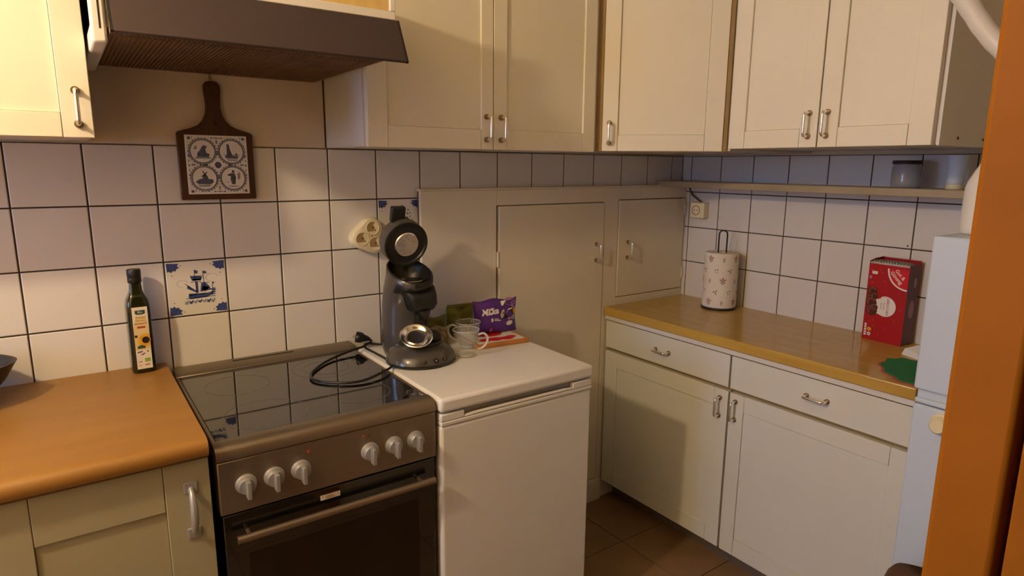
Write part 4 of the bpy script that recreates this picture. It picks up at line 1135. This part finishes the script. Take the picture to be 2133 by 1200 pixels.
# ------------------------------------------------------------------ things on the fridge
def pillow(w, h, t, n=22, m_=22, seed=0, wr=0.004, p=2.6):
    # front and back sheets joined at the rim; front bulges to -y
    rng = noise
    def bul(u, v):
        return (max(0, 1 - abs(u) ** p) * max(0, 1 - abs(v) ** p)) ** 0.55
    vs = []; fs = []
    for side in (-1, 1):
        for j_ in range(m_ + 1):
            for i in range(n + 1):
                u, v = 2 * i / n - 1, 2 * j_ / m_ - 1
                b = bul(u, v)
                x = u * w / 2 * (1 - 0.03 * math.cos(v * 3)); z = (v + 1) / 2 * h + 0.004 * math.sin(u * 5 + seed) * (v > 0.9)
                y = side * (t / 2 * b + 0.0006) + wr * noise.noise(Vector((u * 2.2 + seed, v * 2.2, side * 3))) * min(1, b * 2)
                vs.append((x, y, z))
    N = (n + 1) * (m_ + 1)
    for s_ in range(2):
        for j_ in range(m_):
            for i in range(n):
                a = s_ * N + j_ * (n + 1) + i
                fs.append((a, a + 1, a + n + 2, a + n + 1))
    rim = [i for i in range(n + 1)] + [j_ * (n + 1) + n for j_ in range(1, m_ + 1)] + [m_ * (n + 1) + i for i in range(n - 1, -1, -1)] + [j_ * (n + 1) for j_ in range(m_ - 1, 0, -1)]
    for k in range(len(rim)):
        a, b = rim[k], rim[(k + 1) % len(rim)]
        fs.append((a, b, b + N, a + N))
    def front(x, z):
        u = max(-1, min(1, x / (w / 2))); v = max(-1, min(1, 2 * z / h - 1))
        b = bul(u, v)
        return -(t / 2 * b + 0.0006) + wr * noise.noise(Vector((u * 2.2 + seed, v * 2.2, -3))) * min(1, b * 2)
    return vs, fs, front

tv = thing('trivet', 'square trivet with orange wood rim and red pattern under the purple bag', 'trivet', (1.214, -0.190, FT), math.radians(-5))
part('wood_frame', MB().box(-0.096, 0.096, -0.092, 0.092, 0, 0.013), M_TRIVET, tv, bevel=0.003)
tt = part('tile_inlay', MB().box(-0.084, 0.084, -0.080, 0.080, 0.0132, 0.0145), M_WHITEP, tv)
mb = MB()
for px, py, r in ((0.03, -0.056, 0.024), (-0.01, -0.052, 0.026), (-0.045, -0.050, 0.022), (0.052, -0.046, 0.018), (0.0, 0.02, 0.05)):
    mb.add([(px + r * math.cos(2 * math.pi * k / 20), py + r * 0.75 * math.sin(2 * math.pi * k / 20), 0.0149 + r * 0.003) for k in range(20)], [tuple(range(20))])
part('red_pattern', mb, M_REDP, tt)

vs, fs, fr_ = pillow(0.156, 0.114, 0.050, seed=2)
mk = thing('snack_bag', 'purple chocolate bag with white lettering standing on the trivet', 'bag', (1.243, -0.172, FT + 0.0155), math.radians(-8))
fb = part('foil_bag', MB().add(vs, fs), M_PURPLE, mk, smooth=70)
LEAN = Matrix.Rotation(math.radians(-8), 4, 'X')
mb = MB()
text_mb('Milka', 0.028, mb, -0.028, 0.077, 0, 0, rot=math.radians(6), shear=0.25, bold=0.0011)
text_mb('8', 0.017, mb, -0.021, 0.049, 0, 0, bold=0.0006)
mb.line([(-0.013, 0.053), (0.002, 0.052)], 0.0022, 0, 0); mb.line([(-0.013, 0.048), (0.010, 0.0465)], 0.0026, 0, 0)
mb.disc(0.044, 0.034, 0.0125, 0.0085, 0, 0, 24, rot=0.1)
mb.disc(0.052, 0.104, 0.021, 0.013, 0, 1, 20); mb.disc(0.064, 0.094, 0.012, 0.012, 0, 1, 20)
mb.flat([(0.016, 0.108), (0.036, 0.110), (0.020, 0.094), (0.014, 0.096)], 0, 0)
mb.flat([(0.020, 0.094), (0.040, 0.108), (0.058, 0.088), (0.060, 0.062), (0.040, 0.050), (0.016, 0.054), (0.018, 0.074)], 0, 2)
mb.flat([(0.008, 0.064), (0.016, 0.080), (0.024, 0.082), (0.022, 0.060), (0.014, 0.052)], 0, 3); mb.flat([(0.024, 0.056), (0.036, 0.078), (0.039, 0.078), (0.027, 0.054)], 0, 3)
mb.flat([(0.038, 0.078), (0.058, 0.080), (0.059, 0.084), (0.038, 0.083)], -0.0002, 0)
mb.flat([(0.060, 0.062), (0.070, 0.064), (0.070, 0.080), (0.060, 0.080)], 0, 4)
mb.disc(0.060, 0.053, 0.010, 0.009, 0, 5, 16); mb.disc(0.043, 0.050, 0.008, 0.005, 0, 1, 14)
mb.disc(-0.022, 0.014, 0.005, 0.008, 0, 1, 14)
for k in range(7): mb.ring(-0.062 + 0.004 * (k % 3), 0.035 + k * 0.008, 0.003, 0.0042, 0, 6, 12)
def on_bag(v):
    x = max(-0.0775, min(0.0775, v.x))
    return Vector((x, fr_(x, v.z) - 0.0011 + v.y, v.z))
part('bag_print', bend(mb, on_bag), [M_OFFWHITE, M_LILAC, M_DARKF, M_CREAMPR, M_SUN, M_BLUEL, M_PURPLED], fb)

vs, fs, _ = pillow(0.098, 0.098, 0.06, seed=5, wr=0.008)
gb = thing('coffee_bag', 'upright green foil coffee bag behind the glass mugs', 'bag', (1.158, -0.088, FT), math.radians(-6))
part('foil_bag', MB().add(vs, fs), M_GREENF, gb, smooth=60)
part('folded_top', MB().box(-0.046, 0.046, -0.006, 0.006, 0.096, 0.108), M_GREENF, gb, bevel=0.002)
mb = MB()
for k in range(9): mb.disc(0.022 + 0.006 * math.sin(k * 2.3), 0.016 + k * 0.006, 0.0022, 0.0035, 0, k % 2, 8)
part('bag_print', bend(mb, lambda v: Vector((v.x, -0.0345 + 0.004 * (v.x / 0.03), v.z))), [M_CREAMPR, M_DARKF], gb)
vs, fs, _ = pillow(0.12, 0.078, 0.05, seed=9, wr=0.014)
gb = thing('coffee_bag', 'slumped half-empty dark and green bag behind the coffee machine', 'bag', (1.040, -0.088, FT), math.radians(-4))
o = part('foil_bag', MB().add(vs, fs), M_GREENF, gb, smooth=60)
vs, fs, _ = pillow(0.06, 0.046, 0.04, seed=14, wr=0.012)
mb = MB().add(vs, fs, M=Matrix.Translation((-0.045, -0.026, 0)))
part('torn_flap', mb, M_DARKF, gb, smooth=60)
# crumpled clear wrapper
vs, fs, _ = pillow(0.072, 0.062, 0.040, n=26, m_=18, seed=21, wr=0.022, p=2.0)
cw = tag(part('plastic_wrapper', MB().add(vs, fs), M_CLEARFILM, smooth=25), 'crumpled translucent plastic wrapper behind the glass mugs', 'wrapper')
cw.location = (1.036, -0.160, FT + 0.001); cw.rotation_euler = (0, 0, math.radians(-14))

mugp = [(0.0245, 0.0), (0.0275, 0.002), (0.0295, 0.010), (0.034, 0.040), (0.0395, 0.076), (0.0405, 0.082), (0.0388, 0.082), (0.0375, 0.075), (0.032, 0.040), (0.0275, 0.013), (0.022, 0.009)]
mug_me = MB().lathe(mugp, n=44).mesh('mug_cup', M_GLASS, 50)
hp = smooth_path([(0.0365, 0, 0.066), (0.052, 0, 0.070), (0.064, 0, 0.058), (0.060, 0, 0.038), (0.046, 0, 0.024), (0.0325, 0, 0.022)], 6)
mh_me = MB().tube(hp, 0.0036, 10).mesh('mug_handle', M_RIM, 60)
rim_me = MB().tube([(0.0397 * math.cos(2 * math.pi * k / 40), 0.0397 * math.sin(2 * math.pi * k / 40), 0.0822) for k in range(40)], 0.0011, 8, closed=True).mesh('rim', M_RIM, 60)
foot_me = MB().lathe([(0.022, 0.003), (0.0265, 0.0035), (0.0275, 0.0075), (0.021, 0.0085)], n=36).mesh('foot', M_RIM, 40)
for lab, loc, rz in (('clear glass mug with its handle towards the trivet', (1.052, -0.305, FT), -0.55),
                     ('clear glass mug standing in front of the green coffee bag', (1.106, -0.226, FT), 2.4)):
    mg = thing('glass_mug', lab, 'mug', loc, rz, 'glass mugs on the fridge')
    link('cup', mug_me, mg); link('handle', mh_me, mg); link('rim', rim_me, mg); link('foot', foot_me, mg)
